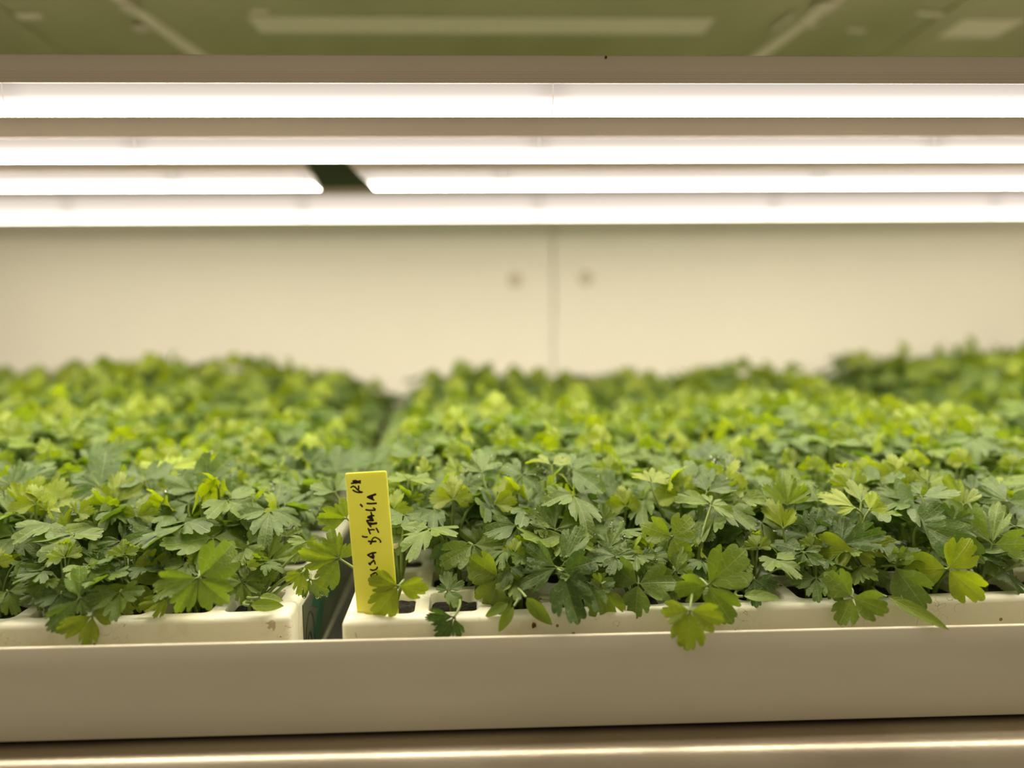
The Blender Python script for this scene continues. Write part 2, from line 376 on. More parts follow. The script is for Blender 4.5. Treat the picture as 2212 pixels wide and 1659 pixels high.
# ------------------------------------------------------------------ grow lights, four rows end to end
LZT, LZM, LZB = P(1106, 118, .400).z-ZE, P(1106, 180, .400).z-ZE, P(1106, 252, .4155).z-ZE
def lamp(x0, x1, y, shear, label, group, back=False, hang=()):
    t = empty('grow_light', label, 'lamp', (0, 0, ZE), 0, group)
    zt, zm, zb = LZT, LZM, LZB
    if back: zm = zb+.0345*.78; zt = zm+.008  # back cover raised to glow in place of the lit housing
    a0 = zm+.0022
    hp = [(y, zt-.001), (y, a0+.0038), (y-.0004, a0+.0035), (y-.0004, a0+.0029), (y, a0+.0026), (y, a0+.0015), (y-.0004, a0+.0012), (y-.0004, a0+.0006), (y, a0+.0003), (y, zm+.0010), (y-.0007, zm+.0006), (y-.0007, zm), (y+.0247, zm), (y+.0247, zm+.0006), (y+.024, zm+.001), (y+.024, zt-.001), (y+.023, zt), (y+.001, zt)]
    hp = hp[::-1]
    me = extrude_profile('housing', hp, x0, x1, shear, zb, zt-zb); auto_smooth(me, 50)
    obj('housing', me, M_HOUSE, t)
    # the opal cover, a rounded trough under the housing, with uv for the lit shader
    rr = .0118; cp = []
    for k in range(13):
        a = k/12*PI
        yy = -math.cos(a); zz = -math.sin(a)
        cp.append((y+.012+rr*math.copysign(abs(yy)**.55, yy), zm-.30*(zm-zb)+.70*(zm-zb)*math.copysign(abs(zz)**.8, zz)))
    cp = [(y+.0002, zm-.00005)]+cp+[(y+.0238, zm-.00005)]
    e = .0003; nseg = max(2, int((x1-x0)/.012)); vs, fs, uvs = [], [], []
    xs = [x0+e, x0+.004, x0+.009]+list(np.linspace(x0+.016, x1-.016, nseg))+[x1-.009, x1-.004, x1-e]
    n = len(cp)
    for i, x in enumerate(xs):
        for (yy, zz) in cp:
            f = (x-x0)/(x1-x0); sh = (shear[0]*(1-f)+shear[1]*f)*((zz-zb)/(zt-zb))
            vs.append((x+sh, yy, zz)); uvs.append((min(x-x0, x1-x), (zz-zb)/(zm-zb)))
    for i in range(len(xs)-1):
        for k in range(n-1): fs.append((i*n+k, (i+1)*n+k, (i+1)*n+k+1, i*n+k+1))
    me = pydata('cover', vs, fs)
    ul = me.uv_layers.new(name='UVMap')
    for lp in me.loops: ul.data[lp.index].uv = uvs[lp.vertex_index]
    obj('cover', me, M_LAMP_BACK if back else M_LAMP, t, smooth=True)
    for s, xe in ((0, x0), (1, x1)):
        me = extrude_profile('end_cap', cp, (xe if s == 0 else xe-e), (xe+e if s == 0 else xe), (shear[s], shear[s]), zb, zt-zb)
        obj('end_cap', me, M_CAPLIT, t)
    for xc in hang:
        bm = bmesh.new(); add_box(bm, xc-.006, xc+.006, y+.006, y+.018, zt-.0003, CZ+.0002, bev=.001)
        obj('hanger_block', bm, M_HOUSE, t)
def depth_of(py):
    lo_, hi_ = .3, 1.4
    for _ in range(40):
        m_ = (lo_+hi_)/2
        if proj((0, m_+.0155, ZE+LZB))[1] < py: lo_ = m_
        else: hi_ = m_
    return lo_
D2, D3, D4 = depth_of(349), depth_of(409), depth_of(475)
rows = {1: (.400, [-1980, -780, 5, 1195, 2400, 3300, 4400]), 2: (D2, [-1460, -590, 290, 1165, 2018, 2890, 3760]), 3: (D3, [-1030, -330, 372, None, 1086, 1768, 2450, 3140]), 4: (D4, [-380, 145, 655, 1162, 1672, 2148, 2640, 3150])}
names = {1: 'first', 2: 'second', 3: 'third', 4: 'farthest'}
ordl = ['leftmost', 'second from left', 'third from left', 'fourth from left', 'fifth from left', 'sixth from left']
for r, (y, px) in rows.items():
    segs = []
    for a, b_ in zip(px[:-1], px[1:]):
        if a is None or b_ is None: continue
        segs.append((xat(a, y, .12), xat(b_, y, .12), (0, 0)))
    if r == 3:
        g = .021
        segs.insert(2, (xat(372, y, .12), xat(684, y, .1138), (0, (xat(661, y, .1338)-xat(684, y, .1138))*1.8)))
        segs.insert(3, (xat(803, y, .1138), xat(1086, y, .12), ((xat(762, y, .1338)-xat(803, y, .1138))*1.8, 0)))
    vk = -1
    for k, (a, b_, sh) in enumerate(segs):
        pl, pr = proj((b_, y, ZE+.12))[0] < 0, proj((a, y, ZE+.12))[0] > 2212  # lamps past either edge are unseen, added to brighten far plants and wall
        if not (pl or pr): vk += 1
        lab = 'lit white grow light, %s in the %s row from the front' % (ordl[vk], names[r])
        if r == 4: lab = 'lit grow light, %s in the farthest row by the back wall' % ordl[vk]
        if pl: lab = 'unseen lit grow light past the left edge, %s row, %s from the end' % (names[r], ('first', 'second', 'third')[k])
        if pr: lab = 'unseen lit grow light past the right edge, %s row, %s outward' % (names[r], ('nearest', 'next', 'farthest', 'last')[len(segs)-1-k])
        hang = []
        for xh in (-.85 if r > 2 else -.62, .85 if r > 2 else .66):
            if a+.01 < xh < b_-.01: hang.append(xh)
        if not hang and k in (0, len(segs)-1): hang = [a+.012 if k == 0 else b_-.012]
        lamp(a, b_, y, sh, lab, 'grow lights in the %s row' % names[r], r == 4, hang)

# ------------------------------------------------------------------ foam trays
NX, NY, PX, PY, OP = 15, 8, .0353, .0353, .0272
MX, MY = .0110, .0088
TW, TD, TH = 2*MX+NX*PX-(PX-OP), 2*MY+NY*PY-(PY-OP), .0545
TZ = ZE+LB+.0038+TH
def cell(i, j): return MX+i*PX+OP/2, MY+j*PY+OP/2
def tray_mesh():
    xs = [0.0]; ys = [0.0]
    for i in range(NX): xs += [MX+i*PX, MX+i*PX+OP]
    for j in range(NY): ys += [MY+j*PY, MY+j*PY+OP]
    xs.append(TW); ys.append(TD)
    bm = bmesh.new(); top = {}
    def V(i, j, z=0.0, tag_='t'):
        k = (i, j, tag_)
        if k not in top: top[k] = bm.verts.new((xs[i], ys[j], z))
        return top[k]
    nx, ny = len(xs), len(ys)
    for i in range(nx-1):
        for j in range(ny-1):
            if i % 2 == 1 and j % 2 == 1:
                q = [V(i, j), V(i+1, j), V(i+1, j+1), V(i, j+1)]
                cx, cy = (xs[i]+xs[i+1])/2, (ys[j]+ys[j+1])/2
                lo = [bm.verts.new((cx+(v.co.x-cx)*.72, cy+(v.co.y-cy)*.72, -.045)) for v in q]
                for k in range(4): bm.faces.new((q[k], lo[k], lo[(k+1) % 4], q[(k+1) % 4]))
                bm.faces.new(lo)
            else: bm.faces.new((V(i, j), V(i+1, j), V(i+1, j+1), V(i, j+1)))
    ring = [(i, 0) for i in range(nx)]+[(nx-1, j) for j in range(1, ny)]+[(i, ny-1) for i in range(nx-2, -1, -1)]+[(0, j) for j in range(ny-2, 0, -1)]
    low = []
    for (i, j) in ring:
        x, y = xs[i], ys[j]; low.append(bm.verts.new((x, y, -TH)))
    n = len(ring)
    for k in range(n):
        a, b_ = V(*ring[k]), V(*ring[(k+1) % n])
        bm.faces.new((b_, a, low[k], low[(k+1) % n]))
    bm.faces.new(low[::-1])
    bmesh.ops.recalc_face_normals(bm, faces=bm.faces)
    bm.edges.ensure_lookup_table()
    outer = [e for e in bm.edges if e.is_boundary is False and all(abs(v.co.z) < 1e-6 for v in e.verts) and len(e.link_faces) == 2 and e.calc_face_angle(0) > 1.2
             and (all(v.co.x < 1e-6 for v in e.verts) or all(v.co.y < 1e-6 for v in e.verts) or all(v.co.x > TW-1e-6 for v in e.verts) or all(v.co.y > TD-1e-6 for v in e.verts))]
    vert = [e for e in bm.edges if abs(e.verts[0].co.z-e.verts[1].co.z) > .04 and len(e.link_faces) == 2 and e.calc_face_angle(0) > 1.0 and abs(e.verts[0].co.x-e.verts[1].co.x) < 1e-6]
    bmesh.ops.bevel(bm, geom=outer+vert, offset=.0034, segments=4, affect='EDGES', profile=.5, clamp_overlap=True)
    inner = [e for e in bm.edges if len(e.link_faces) == 2 and all(abs(v.co.z) < 1e-6 for v in e.verts) and e.calc_face_angle(0) > .9]
    vin = [e for e in bm.edges if len(e.link_faces) == 2 and abs(abs(e.verts[0].co.z-e.verts[1].co.z)-.045) < 1e-4 and e.calc_face_angle(0) > .9]
    bmesh.ops.bevel(bm, geom=vin, offset=.0035, segments=3, affect='EDGES', profile=.5, clamp_overlap=True)
    inner = [e for e in bm.edges if len(e.link_faces) == 2 and all(abs(v.co.z) < 1e-5 for v in e.verts) and e.calc_face_angle(0) > .9]
    bmesh.ops.bevel(bm, geom=inner, offset=.0012, segments=2, affect='EDGES', profile=.5, clamp_overlap=True)
    me = bpy.data.meshes.new('tray_body'); bm.to_mesh(me); bm.free(); auto_smooth(me, 40); return me
TRAYMESH = tray_mesh()
def soil_mesh():
    vs, fs = [], []; rnd = random.Random(3)
    for i in range(NX):
        for j in range(NY):
            cx, cy = cell(i, j); n = 7; o = len(vs); h0 = -.0045-rnd.random()*.003; s = OP*.965
            for a in range(n):
                for b_ in range(n):
                    vs.append((cx+(a/(n-1)-.5)*s, cy+(b_/(n-1)-.5)*s, h0+rnd.uniform(-.0013, .0013)))
            for a in range(n-1):
                for b_ in range(n-1):
                    fs.append((o+a*n+b_, o+(a+1)*n+b_, o+(a+1)*n+b_+1, o+a*n+b_+1))
    return pydata('soil', vs, fs)
SOIL = soil_mesh()
TRAYS = []   # (key, object, matrix, words)
def tray(key, x, y, rz, label, words, hgt=1.0):
    t = empty('seedling_tray', label, 'tray', (x, y, TZ), math.radians(rz), 'foam seedling trays')
    obj('tray_body', TRAYMESH, M_TRAY, t); s = obj('soil', SOIL, M_SOIL, t); s['kind'] = 'stuff'
    m = Matrix.Translation((x, y, TZ)) @ Matrix.Rotation(math.radians(rz), 4, 'Z')
    TRAYS.append((key, t, m, words, hgt)); return t, m
def right_corner(xr, yr, rz):  # origin of a tray whose front right corner is (xr, yr)
    a = math.radians(rz); return xr-TW*math.cos(a), yr-TW*math.sin(a)
ra = 2.1
fr, mfr = tray('fr', -.0818, .3605, ra, 'white foam seedling tray with the yellow label in its front left cell', 'right tray')
lx, ly = right_corner(-.1120, .3695, 1.2)
fl, mfl = tray('fl', lx, ly, 1.2, 'white foam seedling tray on the left, dark green print on its side', 'left tray', 1.0)
q = mfr @ Vector((TW+.022, .002, 0)); f3, m3 = tray('f3', q.x, q.y, 1.0, 'foam seedling tray hidden by foliage past the right edge, tallest plants', 'far right tray', 1.14)
q = mfr @ Vector((-.002, TD+.006, 0)); br, mbr = tray('br', q.x, q.y, 1.5, 'foam seedling tray behind the labelled tray, against the back wall', 'back middle tray', .94)
q = mfl @ Vector((0, TD+.004, 0)); bl, mbl = tray('bl', q.x-.004, q.y, 1.2, 'foam seedling tray behind the left tray, against the back wall', 'back left tray', 1.09)
q = m3 @ Vector((0, TD+.004, 0)); b3, mb3 = tray('b3', q.x, q.y, 1.0, 'foam seedling tray at the back right corner under the tallest plants', 'back right tray', 1.16)
# printed film on the right side of the left tray
film = bmesh.new(); add_box(film, TW+.00005, TW+.0006, .028, .20, -.0485, -.006, bev=.0002)
film = obj('side_sticker', film, M_SHEET, fl); film['label'] = 'pale side sticker with green print'
def flat(name, pts, m, parent, t=.0002, x=TW+.0006):
    n = len(pts); vs = [(x, a, z) for a, z in pts]+[(x+t, a, z) for a, z in pts]
    fs = [tuple(range(n)), tuple(range(2*n-1, n-1, -1))]+[(i, n+i, n+(i+1) % n, (i+1) % n) for i in range(n)]
    me = pydata(name, vs, fs); bm = bmesh.new(); bm.from_mesh(me); bmesh.ops.recalc_face_normals(bm, faces=bm.faces); bm.to_mesh(me); bm.free()
    return obj(name, me, m, parent)
def ringpts(cy, cz, ry, rz_, n=28): return [(cy+ry*math.cos(2*PI*k/n), cz+rz_*math.sin(2*PI*k/n)) for k in range(n)]
def annulus(name, cy, cz, ry, rz_, wd, m, parent):
    a = ringpts(cy, cz, ry, rz_); b_ = ringpts(cy, cz, ry-wd, rz_-wd); n = len(a); x = TW+.00062
    vs = [(x, *p) for p in a]+[(x, *p) for p in b_]+[(x+.0002, *p) for p in a]+[(x+.0002, *p) for p in b_]
    fs = []
    for i in range(n):
        j = (i+1) % n
        fs += [(2*n+i, 2*n+j, 3*n+j, 3*n+i), (i, j, 2*n+j, 2*n+i), (n+i, 3*n+i, 3*n+j, n+j)]
    return obj(name, pydata(name, vs, fs), m, parent)
annulus('print_outline', .042, -.036, .0115, .020, .0009, M_BLACKPRINT, film)
annulus('print_outline', .0405, -.038, .006, .010, .0014, M_BLACKPRINT, film)
flat('print_stroke', [(.046, -.014), (.060, -.008), (.100, -.008), (.090, -.016), (.066, -.024)], M_GREENPRINT, film)
flat('print_stroke', [(.050, -.034), (.060, -.024), (.085, -.022), (.075, -.034), (.058, -.046)], M_GREENPRINT, film)
flat('print_stroke', [(.088, -.028), (.10, -.018), (.13, -.018), (.115, -.034)], M_GREENPRINT, film)
# ------------------------------------------------------------------ yellow plant label with handwriting
def quad_plane(a, b_, c):
    n = (b_-a).cross(c-a).normalized(); return a, n
dB, dT = .3728, .3795
A0, B0 = P(745, 1022, dT), P(835, 1016.5, dT); D0 = P(771.5, 1322, dB); C0 = P(861, 1320, dB)
u_ = (B0-A0).normalized(); v_ = (D0-A0); v_ = (v_-u_*v_.dot(u_)).normalized(); nrm = u_.cross(v_).normalized()
if nrm.y > 0: nrm = -nrm
def lab2(p): return (p-A0).dot(u_), (p-A0).dot(v_)
D1 = D0+(D0-A0)*.07; C1 = C0+(C0-B0)*.07
poly = []
corn = [A0, D1, C1, B0]
for i, c in enumerate(corn):
    pr, nx_ = corn[i-1], corn[(i+1) % 4]; rr = .0014 if i in (0, 3) else .0006
    pa = c+(pr-c).normalized()*rr; pb = c+(nx_-c).normalized()*rr
    for k in range(5):
        t = k/4; poly.append(pa*(1-t)**2+c*2*t*(1-t)+pb*t*t)
base = A0.copy()
bm = bmesh.new(); f = [bm.verts.new(p-nrm*.0006-base) for p in poly]; fc = bm.faces.new(f)
g = bmesh.ops.extrude_face_region(bm, geom=[fc])
for e in g['geom']:
    if isinstance(e, bmesh.types.BMVert): e.co += nrm*.0012
bmesh.ops.recalc_face_normals(bm, faces=bm.faces)
es = [e for e in bm.edges if e.calc_face_angle(0) > 1.2]
bmesh.ops.bevel(bm, geom=es, offset=.0003, segments=2, affect='EDGES')
labl = empty('plant_label', 'yellow plastic plant label with dark handwriting, stuck in the first cell', 'label', base)
lo = obj('label_plate', bm, M_YEL, labl)
def on_label(px, py):
    r = ray(px, py); t = (A0+nrm*.00062-EYE).dot(nrm)/r.dot(nrm); return EYE+r*t
def strokes(name, lines, ox, oy, s, wpx, glyph):
    bm = bmesh.new(); 
    for ln in lines:
        wd = wpx
        if isinstance(ln[0], (int, float)): wd, ln = ln[0], ln[1:]
        # densify
        pts = [Vector((ox+a/s, oy+b_/s)) for a, b_ in ln]
        h = wd/2
        for k in range(len(pts)-1):
            a, b_ = pts[k], pts[k+1]; d = (b_-a); 
            if d.length < 1e-6: continue
            d.normalize(); nn = Vector((-d.y, d.x)); ang0 = math.atan2(nn.y, nn.x)
            out = [a+Vector((math.cos(ang0+PI*i/6), math.sin(ang0+PI*i/6)))*h for i in range(7)]+[b_+Vector((math.cos(ang0+PI+PI*i/6), math.sin(ang0+PI+PI*i/6)))*h for i in range(7)]
            wv = [on_label(p.x, p.y)-base for p in out]
            lo_ = [bm.verts.new(p) for p in wv]; hi = [bm.verts.new(p+nrm*.00012) for p in wv]; n = len(lo_)
            bm.faces.new(hi)
            for i in range(n): bm.faces.new((lo_[i], lo_[(i+1) % n], hi[(i+1) % n], hi[i]))
    bmesh.ops.recalc_face_normals(bm, faces=bm.faces)
    return obj(name, bm, M_INK, labl)
s1 = 1404/110
strokes('handwriting', [[(250, 435), (330, 425), (420, 415), (490, 420)], [(290, 372), (350, 362), (420, 385), (490, 370)], [(355, 355), (380, 430)], [(300, 385), (350, 400), (440, 395)]], 740, 1010, s1, 3.6, '4')
strokes('handwriting', [[(235, 545), (285, 515), (340, 530), (395, 590), (450, 640), (500, 672), (540, 675)], [(440, 510), (447, 570), (430, 610), (450, 640)]], 740, 1010, s1, 3.4, '2')
strokes('handwriting', [[(290, 625), (340, 655), (400, 680), (460, 688), (530, 685)]], 740, 1010, s1, 3.4, 'P')
strokes('handwriting', [[5, (900, 740), (820, 770), (700, 815)], [3.4, (690, 815), (760, 850), (860, 895)], [4.5, (810, 780), (825, 850)], [4, (740, 810), (800, 850)]], 740, 1010, s1, 3.6, 'A')
strokes('handwriting', [[(680, 990), (780, 997), (925, 985)], [4, (500, 1020), (540, 1070)]], 740, 1010, s1, 3.8, 'I')
strokes('handwriting', [[(650, 1165), (750, 1180), (890, 1175), (895, 1150), (855, 1115)]], 740, 1010, s1, 3.6, 'L')
strokes('handwriting', [[(785, 1240), (805, 1310), (860, 1330)], [5, (800, 1330), (710, 1370), (800, 1410), (835, 1450)], [(800, 1330), (835, 1460)], [4, (840, 1460), (750, 1455), (675, 1465)]], 740, 1010, s1, 3.4, 'A')
strokes('handwriting', [[(670, 1465), (710, 1540), (780, 1630)], [5, (740, 1565), (930, 1535)], [3.6, (700, 1520), (820, 1540)]], 740, 1010, s1, 3.6, 'T')
s2 = 1422/120
strokes('handwriting', [[(540, 140), (560, 200), (590, 270)], [(570, 175), (640, 165), (690, 170)], [(745, 135), (780, 190), (800, 235)]], 750, 1130, s2, 3.3, 'I')
strokes('handwriting', [[(395, 340), (450, 360), (510, 355)]], 750, 1130, s2, 3.6, 'apostrophe')
strokes('handwriting', [[4, (550, 465), (620, 475), (730, 465)], [4, (600, 530), (640, 450)], [(630, 430), (670, 380), (720, 362), (790, 395), (845, 440), (862, 480), (845, 488)]], 750, 1130, s2, 2.8, 'D')
strokes('handwriting', [[4, (725, 755), (640, 765), (530, 815)], [(530, 815), (600, 870), (660, 900)], [5, (660, 800), (670, 890)], [(600, 850), (690, 850)]], 750, 1130, s2, 3.2, 'A')
strokes('handwriting', [[4, (560, 1030), (590, 1060)], [4, (575, 1050), (640, 990), (680, 955)], [(680, 955), (705, 990), (715, 1045)]], 750, 1130, s2, 3.2, 'S')
strokes('handwriting', [[(600, 1190), (650, 1210), (720, 1195), (760, 1165), (770, 1130)]], 750, 1130, s2, 3.4, 'L')
strokes('handwriting', [[(770, 1260), (700, 1275), (610, 1330)], [(610, 1340), (620, 1370), (780, 1355)], [(770, 1275), (760, 1350)]], 750, 1130, s2, 3.8, 'A')
strokes('handwriting', [[(555, 1480), (575, 1505)], [(640, 1470), (600, 1500), (680, 1520), (740, 1490)]], 750, 1130, s2, 3.2, 'S')

# ------------------------------------------------------------------ parsley leaves
def leaflet(size, ang, kind, rnd, hi, half=.9):
    """one leaflet as a fan grid: returns points (x,y,z), faces, uv"""
    if kind in 'cp':
        nT, th = (13 if hi else 7), None
        rows_ = 9 if hi else 5; cols = 5 if hi else 3
        V, Fc, UV = [], [], []
        curl = rnd.uniform(.05, .5); wd = rnd.uniform(.19, .25) if kind == 'c' else .12
        for i in range(rows_+1):
            t = i/rows_; w_ = size*wd*max(0, math.sin(PI*min(1, t**.8)))**.75
            if i == rows_: w_ = size*.004
            for k in range(cols):
                s = k/(cols-1)*2-1
                V.append((s*w_, t*size, -curl*size*t*t*.8+abs(s)*w_*.25)); UV.append(((s+1)/2, t))
        for i in range(rows_):
            for k in range(cols-1): Fc.append((i*cols+k, i*cols+k+1, (i+1)*cols+k+1, (i+1)*cols+k))
    else:
        if kind == 's':
            nt, td, tm, nd, lobes = 13, .12, rnd.uniform(.85, 1.0), .14, 3
        elif kind == 'r':
            nt, td, tm, nd, lobes = 7, .075, rnd.uniform(.85, 1.05), .17, 3
        else:
            nt, td, tm, nd, lobes = 9, .085, rnd.uniform(.85, 1.05), .30, 3
        tm = min(tm, half)
        per = 6 if hi else 3
        nc = nt*per+1
        ss = ([0, .16, .34, .52, .68, .82, .92, 1] if hi else [0, .4, .75, 1])
        fold = rnd.uniform(.02, .32); droop = rnd.uniform(-.12, .42); cup = rnd.uniform(-.25, .35)
        ph1, ph2 = rnd.uniform(0, 6), rnd.uniform(0, 6); rip = rnd.uniform(.025, .075)
        asym = rnd.uniform(-.1, .1); np_ = .38+rnd.uniform(-.05, .05)
        side = rnd.uniform(.40, .52) if kind == 'm' else rnd.uniform(.5, .62)
        V, Fc, UV = [], [], []
        tw = [rnd.uniform(.8, 1.1) for _ in range(nt+1)]
        for c in range(nc):
            u = c/(nc-1)*2-1; x01 = (u+1)/2*nt; ti = min(int(x01), nt-1); fr_ = x01-ti
            env = 1-(1-side)*abs(u)**2.1*(1+asym*u)
            tooth = 1-td*tw[ti]*(1-max(0, math.sin(PI*fr_))**.75)
            nn = nd*(math.exp(-((abs(u-asym*.5)-np_)/.06)**2))
            lu = (u-asym*.5); ll = lu/(2*np_) if abs(lu) < np_ else (abs(lu)-(1+np_)/2)/(1-np_)
            r = size*env*tooth*(1-nn)*(1-.11*(2*abs(ll))**2)
            th = u*tm
            for s in ss:
                rr = r*s; th2 = th*((1.12-.12*s) if kind == 'r' else (.80+.2*s)); x, y = rr*math.sin(th2), rr*math.cos(th2); q = rr/size
                z = fold*abs(x) - droop*y*y/size + cup*x*x/size
                z += rip*size*q*q*math.sin(u*7+ph1) + .02*size*q*math.sin(9*q+ph2+3*u)
                z += .022*size*q*abs(math.sin(PI*1.5*(u+1)))  # pleats between the main veins
                V.append((x, y, z)); UV.append(((u+1)/2, s*.9+.1))
        m_ = len(ss)
        for c in range(nc-1):
            for k in range(m_-1):
                if k == 0: Fc.append((c*m_, c*m_+1, (c+1)*m_+1))
                else: Fc.append((c*m_+k, c*m_+k+1, (c+1)*m_+k+1, (c+1)*m_+k))
    V = np.array(V); tip = rnd.uniform(-.25, .25); off = size*(.05 if kind not in 'cp' else .02)
    V[:, 1] += off
    # roll about own axis and swing to the angle in the leaf plane (ang 0 = +y)
    cr_, sr = math.cos(tip), math.sin(tip)
    x, z = V[:, 0]*cr_-V[:, 2]*sr, V[:, 0]*sr+V[:, 2]*cr_
    V[:, 0], V[:, 2] = x, z
    ca, sa = math.cos(ang), math.sin(ang)
    x, y = V[:, 0]*ca-V[:, 1]*sa, V[:, 0]*sa+V[:, 1]*ca
    V[:, 0], V[:, 1] = x, y
    return V, Fc, UV
def leaf_arrays(specs, kind, seed, hi):
    rnd = random.Random(seed); V, Fc, UV = [], [], []; n0 = 0
    for k, (ang, size) in enumerate(specs):
        half = .95
        for a2, s2 in specs:
            dd = abs((a2-ang+PI) % (2*PI)-PI)
            if dd > .01: half = min(half, max(.56, dd*.62))
        v, f, uv = leaflet(size, ang, kind, rnd, hi, half)
        v[:, 2] += k*.0004
        V.append(v); Fc += [tuple(i+n0 for i in t) for t in f]; UV += uv; n0 += len(v)
    V = np.vstack(V)
    if len(specs) > 1:         # the short stalks of the leaflets, meeting at the fork
        r = .00045
        for (ang, size) in specs:
            d = np.array((-math.sin(ang), math.cos(ang), 0)); pth = [Vector(d*t*size*.22)+Vector((0, 0, -.0003)) for t in (0, .5, 1)]
            tv, tf = tube(pth, [r*1.3, r, r*.5], 4)
            Fc += [tuple(i+n0 for i in t) for t in tf]; V = np.vstack([V, np.array([tuple(p) for p in tv])]); UV += [(.5, .5)]*len(tv); n0 += len(tv)
    return V, Fc, UV
def leaf_mesh(specs, kind, seed, hue, hi=True):
    V, Fc, UV = leaf_arrays(specs, kind, seed, hi)
    me = bpy.data.meshes.new('leaf'); me.from_pydata(V.tolist(), [], Fc)
    finish_leaf(me, UV, [hue]*len(V)); return me
def finish_leaf(me, UV, hues):
    ul = me.uv_layers.new(name='UVMap')
    vi = np.empty(len(me.loops), dtype=np.int32); me.loops.foreach_get('vertex_index', vi)
    ul.data.foreach_set('uv', np.array(UV, dtype=np.float32)[vi].ravel())
    at = me.attributes.new('hue', 'FLOAT', 'POINT'); at.data.foreach_set('value', np.array(hues, dtype=np.float32))
    me.polygons.foreach_set('use_smooth', [True]*len(me.polygons)); me.update(); me.materials.append(M_LEAF)

# prototypes of whole leaves for the procedural plants
def std_specs(rnd, size):
    a = rnd.uniform(1.15, 1.45)
    return [(rnd.uniform(-.1, .1), size*rnd.uniform(.9, 1.08)), (a, size*rnd.uniform(.75, .95)), (-a, size*rnd.uniform(.75, .95))]
rp = random.Random(11)
PROT = []
for k in range(16):
    kind = 'm' if k < 9 else ('s' if k < 12 else 'r')
    sp = std_specs(rp, .0208)
    if k in (3, 7): sp = sp+[(PI*.8, .011), (-PI*.8, .011)]
    if k == 5: sp = sp[:2]
    hue = {'m': rp.uniform(.12, .42), 's': rp.uniform(.55, .85), 'r': rp.uniform(.4, .62)}[kind]
    PROT.append((sp, kind, 100+k, hue))
PROTMESH = [leaf_mesh(*p, hi=True) for p in PROT]
PROTLOW = [leaf_mesh(*p, hi=False) for p in PROT]

def frame(n, y):
    n = n.normalized(); y = (y-n*y.dot(n)).normalized(); x = y.cross(n)
    return Matrix((x, y, n)).transposed().to_4x4()

# plant variants: list of (leaf matrix, proto index, scale, petiole points)
def make_variant(seed, nleaf, hmin, hmax, spread):
    r = random.Random(seed); out = []
    for k in range(nleaf):
        a = k*2.399+r.uniform(-.4, .4); f = (k+.5)/nleaf
        rad = spread*(f**.6)*r.uniform(.6, 1.15); h = hmin+(hmax-hmin)*(1-f*.75)*r.uniform(.85, 1.08)
        pos = Vector((math.cos(a)*rad, math.sin(a)*rad, h))
        outd = Vector((math.cos(a), math.sin(a), 0))
        lean = math.radians(r.uniform(2, 26)+38*f*f)
        n = Vector((0, 0, 1))*math.cos(lean)+outd*math.sin(lean)+Vector((r.uniform(-.25, .25), r.uniform(-.25, .25), 0))
        yd = outd*math.cos(lean)-Vector((0, 0, 1))*math.sin(lean)
        if f < .16:            # youngest leaves stand folded and bright in the middle
            n = outd*.8+Vector((r.uniform(-.3, .3), r.uniform(-.3, .3), .35)); yd = Vector((0, 0, 1)); pi = r.choice([9, 10, 11]); s = r.uniform(.5, .72)
        else:
            pi = r.choice([0, 1, 2, 3, 4, 5, 6, 7, 8]) if f < .72 else r.choice([12, 13, 14, 15, 2, 4, 6]); s = r.uniform(.72, 1.12)
        m = Matrix.Translation(pos) @ frame(n, yd) @ Matrix.Scale(s, 4)
        b0 = Vector((r.uniform(-.003, .003), r.uniform(-.003, .003), 0))
        pts = bez(b0, b0+Vector((outd.x*rad*.15, outd.y*rad*.15, h*.55)), pos-yd*.010-Vector((0, 0, .004)), pos, 6)
        out.append((m, pi, pts))
    return out
VARS = [make_variant(200+k, 11 if k % 2 else 13, .030, .074, .030) for k in range(10)]
VARS_LOW = [make_variant(300+k, 10, .014, .050, .026) for k in range(4)]     # low fillers for the front rows
def petiole_mesh(pts, r0=.0012, r1=.0006, sides=5):
    n = len(pts); v, f = tube(pts, [r0+(r1-r0)*i/(n-1) for i in range(n)], sides)
    me = pydata('petiole', v, f); me.polygons.foreach_set('use_smooth', [True]*len(me.polygons)); me.materials.append(M_STALK); return me
PETS = {}
def pet(kind, vi, li, pts):
    k = (kind, vi, li)
    if k not in PETS: PETS[k] = petiole_mesh(pts)
    return PETS[k]

# all cells in view
cells = []
for (key, t, m, words, hgt) in TRAYS:
    for i in range(NX):
        for j in range(NY):
            cx, cy = cell(i, j); p = m @ Vector((cx, cy, -.006)); q = proj(p+Vector((0, 0, .05)))
            mg = 60*1500/FPX*.37/p.y+40
            if -mg-60 < q[0] < 2212+mg+60: cells.append(dict(key=key, i=i, j=j, p=p, px=q[0], hgt=hgt, words=words, d=p.y))
cells.sort(key=lambda c: c['d'])
IND = cells[:300]; REST = cells[300:]
rr = random.Random(5)
from math import sin
def edge_dip(c): return .84 if (c['key'] in ('fr', 'br') and c['i'] >= NX-1) or (c['key'] in ('fl', 'bl') and c['i'] == NX-1) else (.94 if (c['key'] in ('fr', 'br') and c['i'] in (0, NX-2)) else 1)
def far_gain(d): return .98+.30*min(1, max(0, (d-.45)/.5))
def canopy(x, y):
    return 1+.06*sin(x*17+2)+.05*sin(x*31+y*11)+.05*sin(y*23+1)
ordn = ['first', 'second', 'third', 'fourth', 'fifth', 'sixth', 'seventh', 'eighth', 'ninth', 'tenth', 'eleventh', 'twelfth', 'thirteenth', 'fourteenth', 'fifteenth']
plants = {}
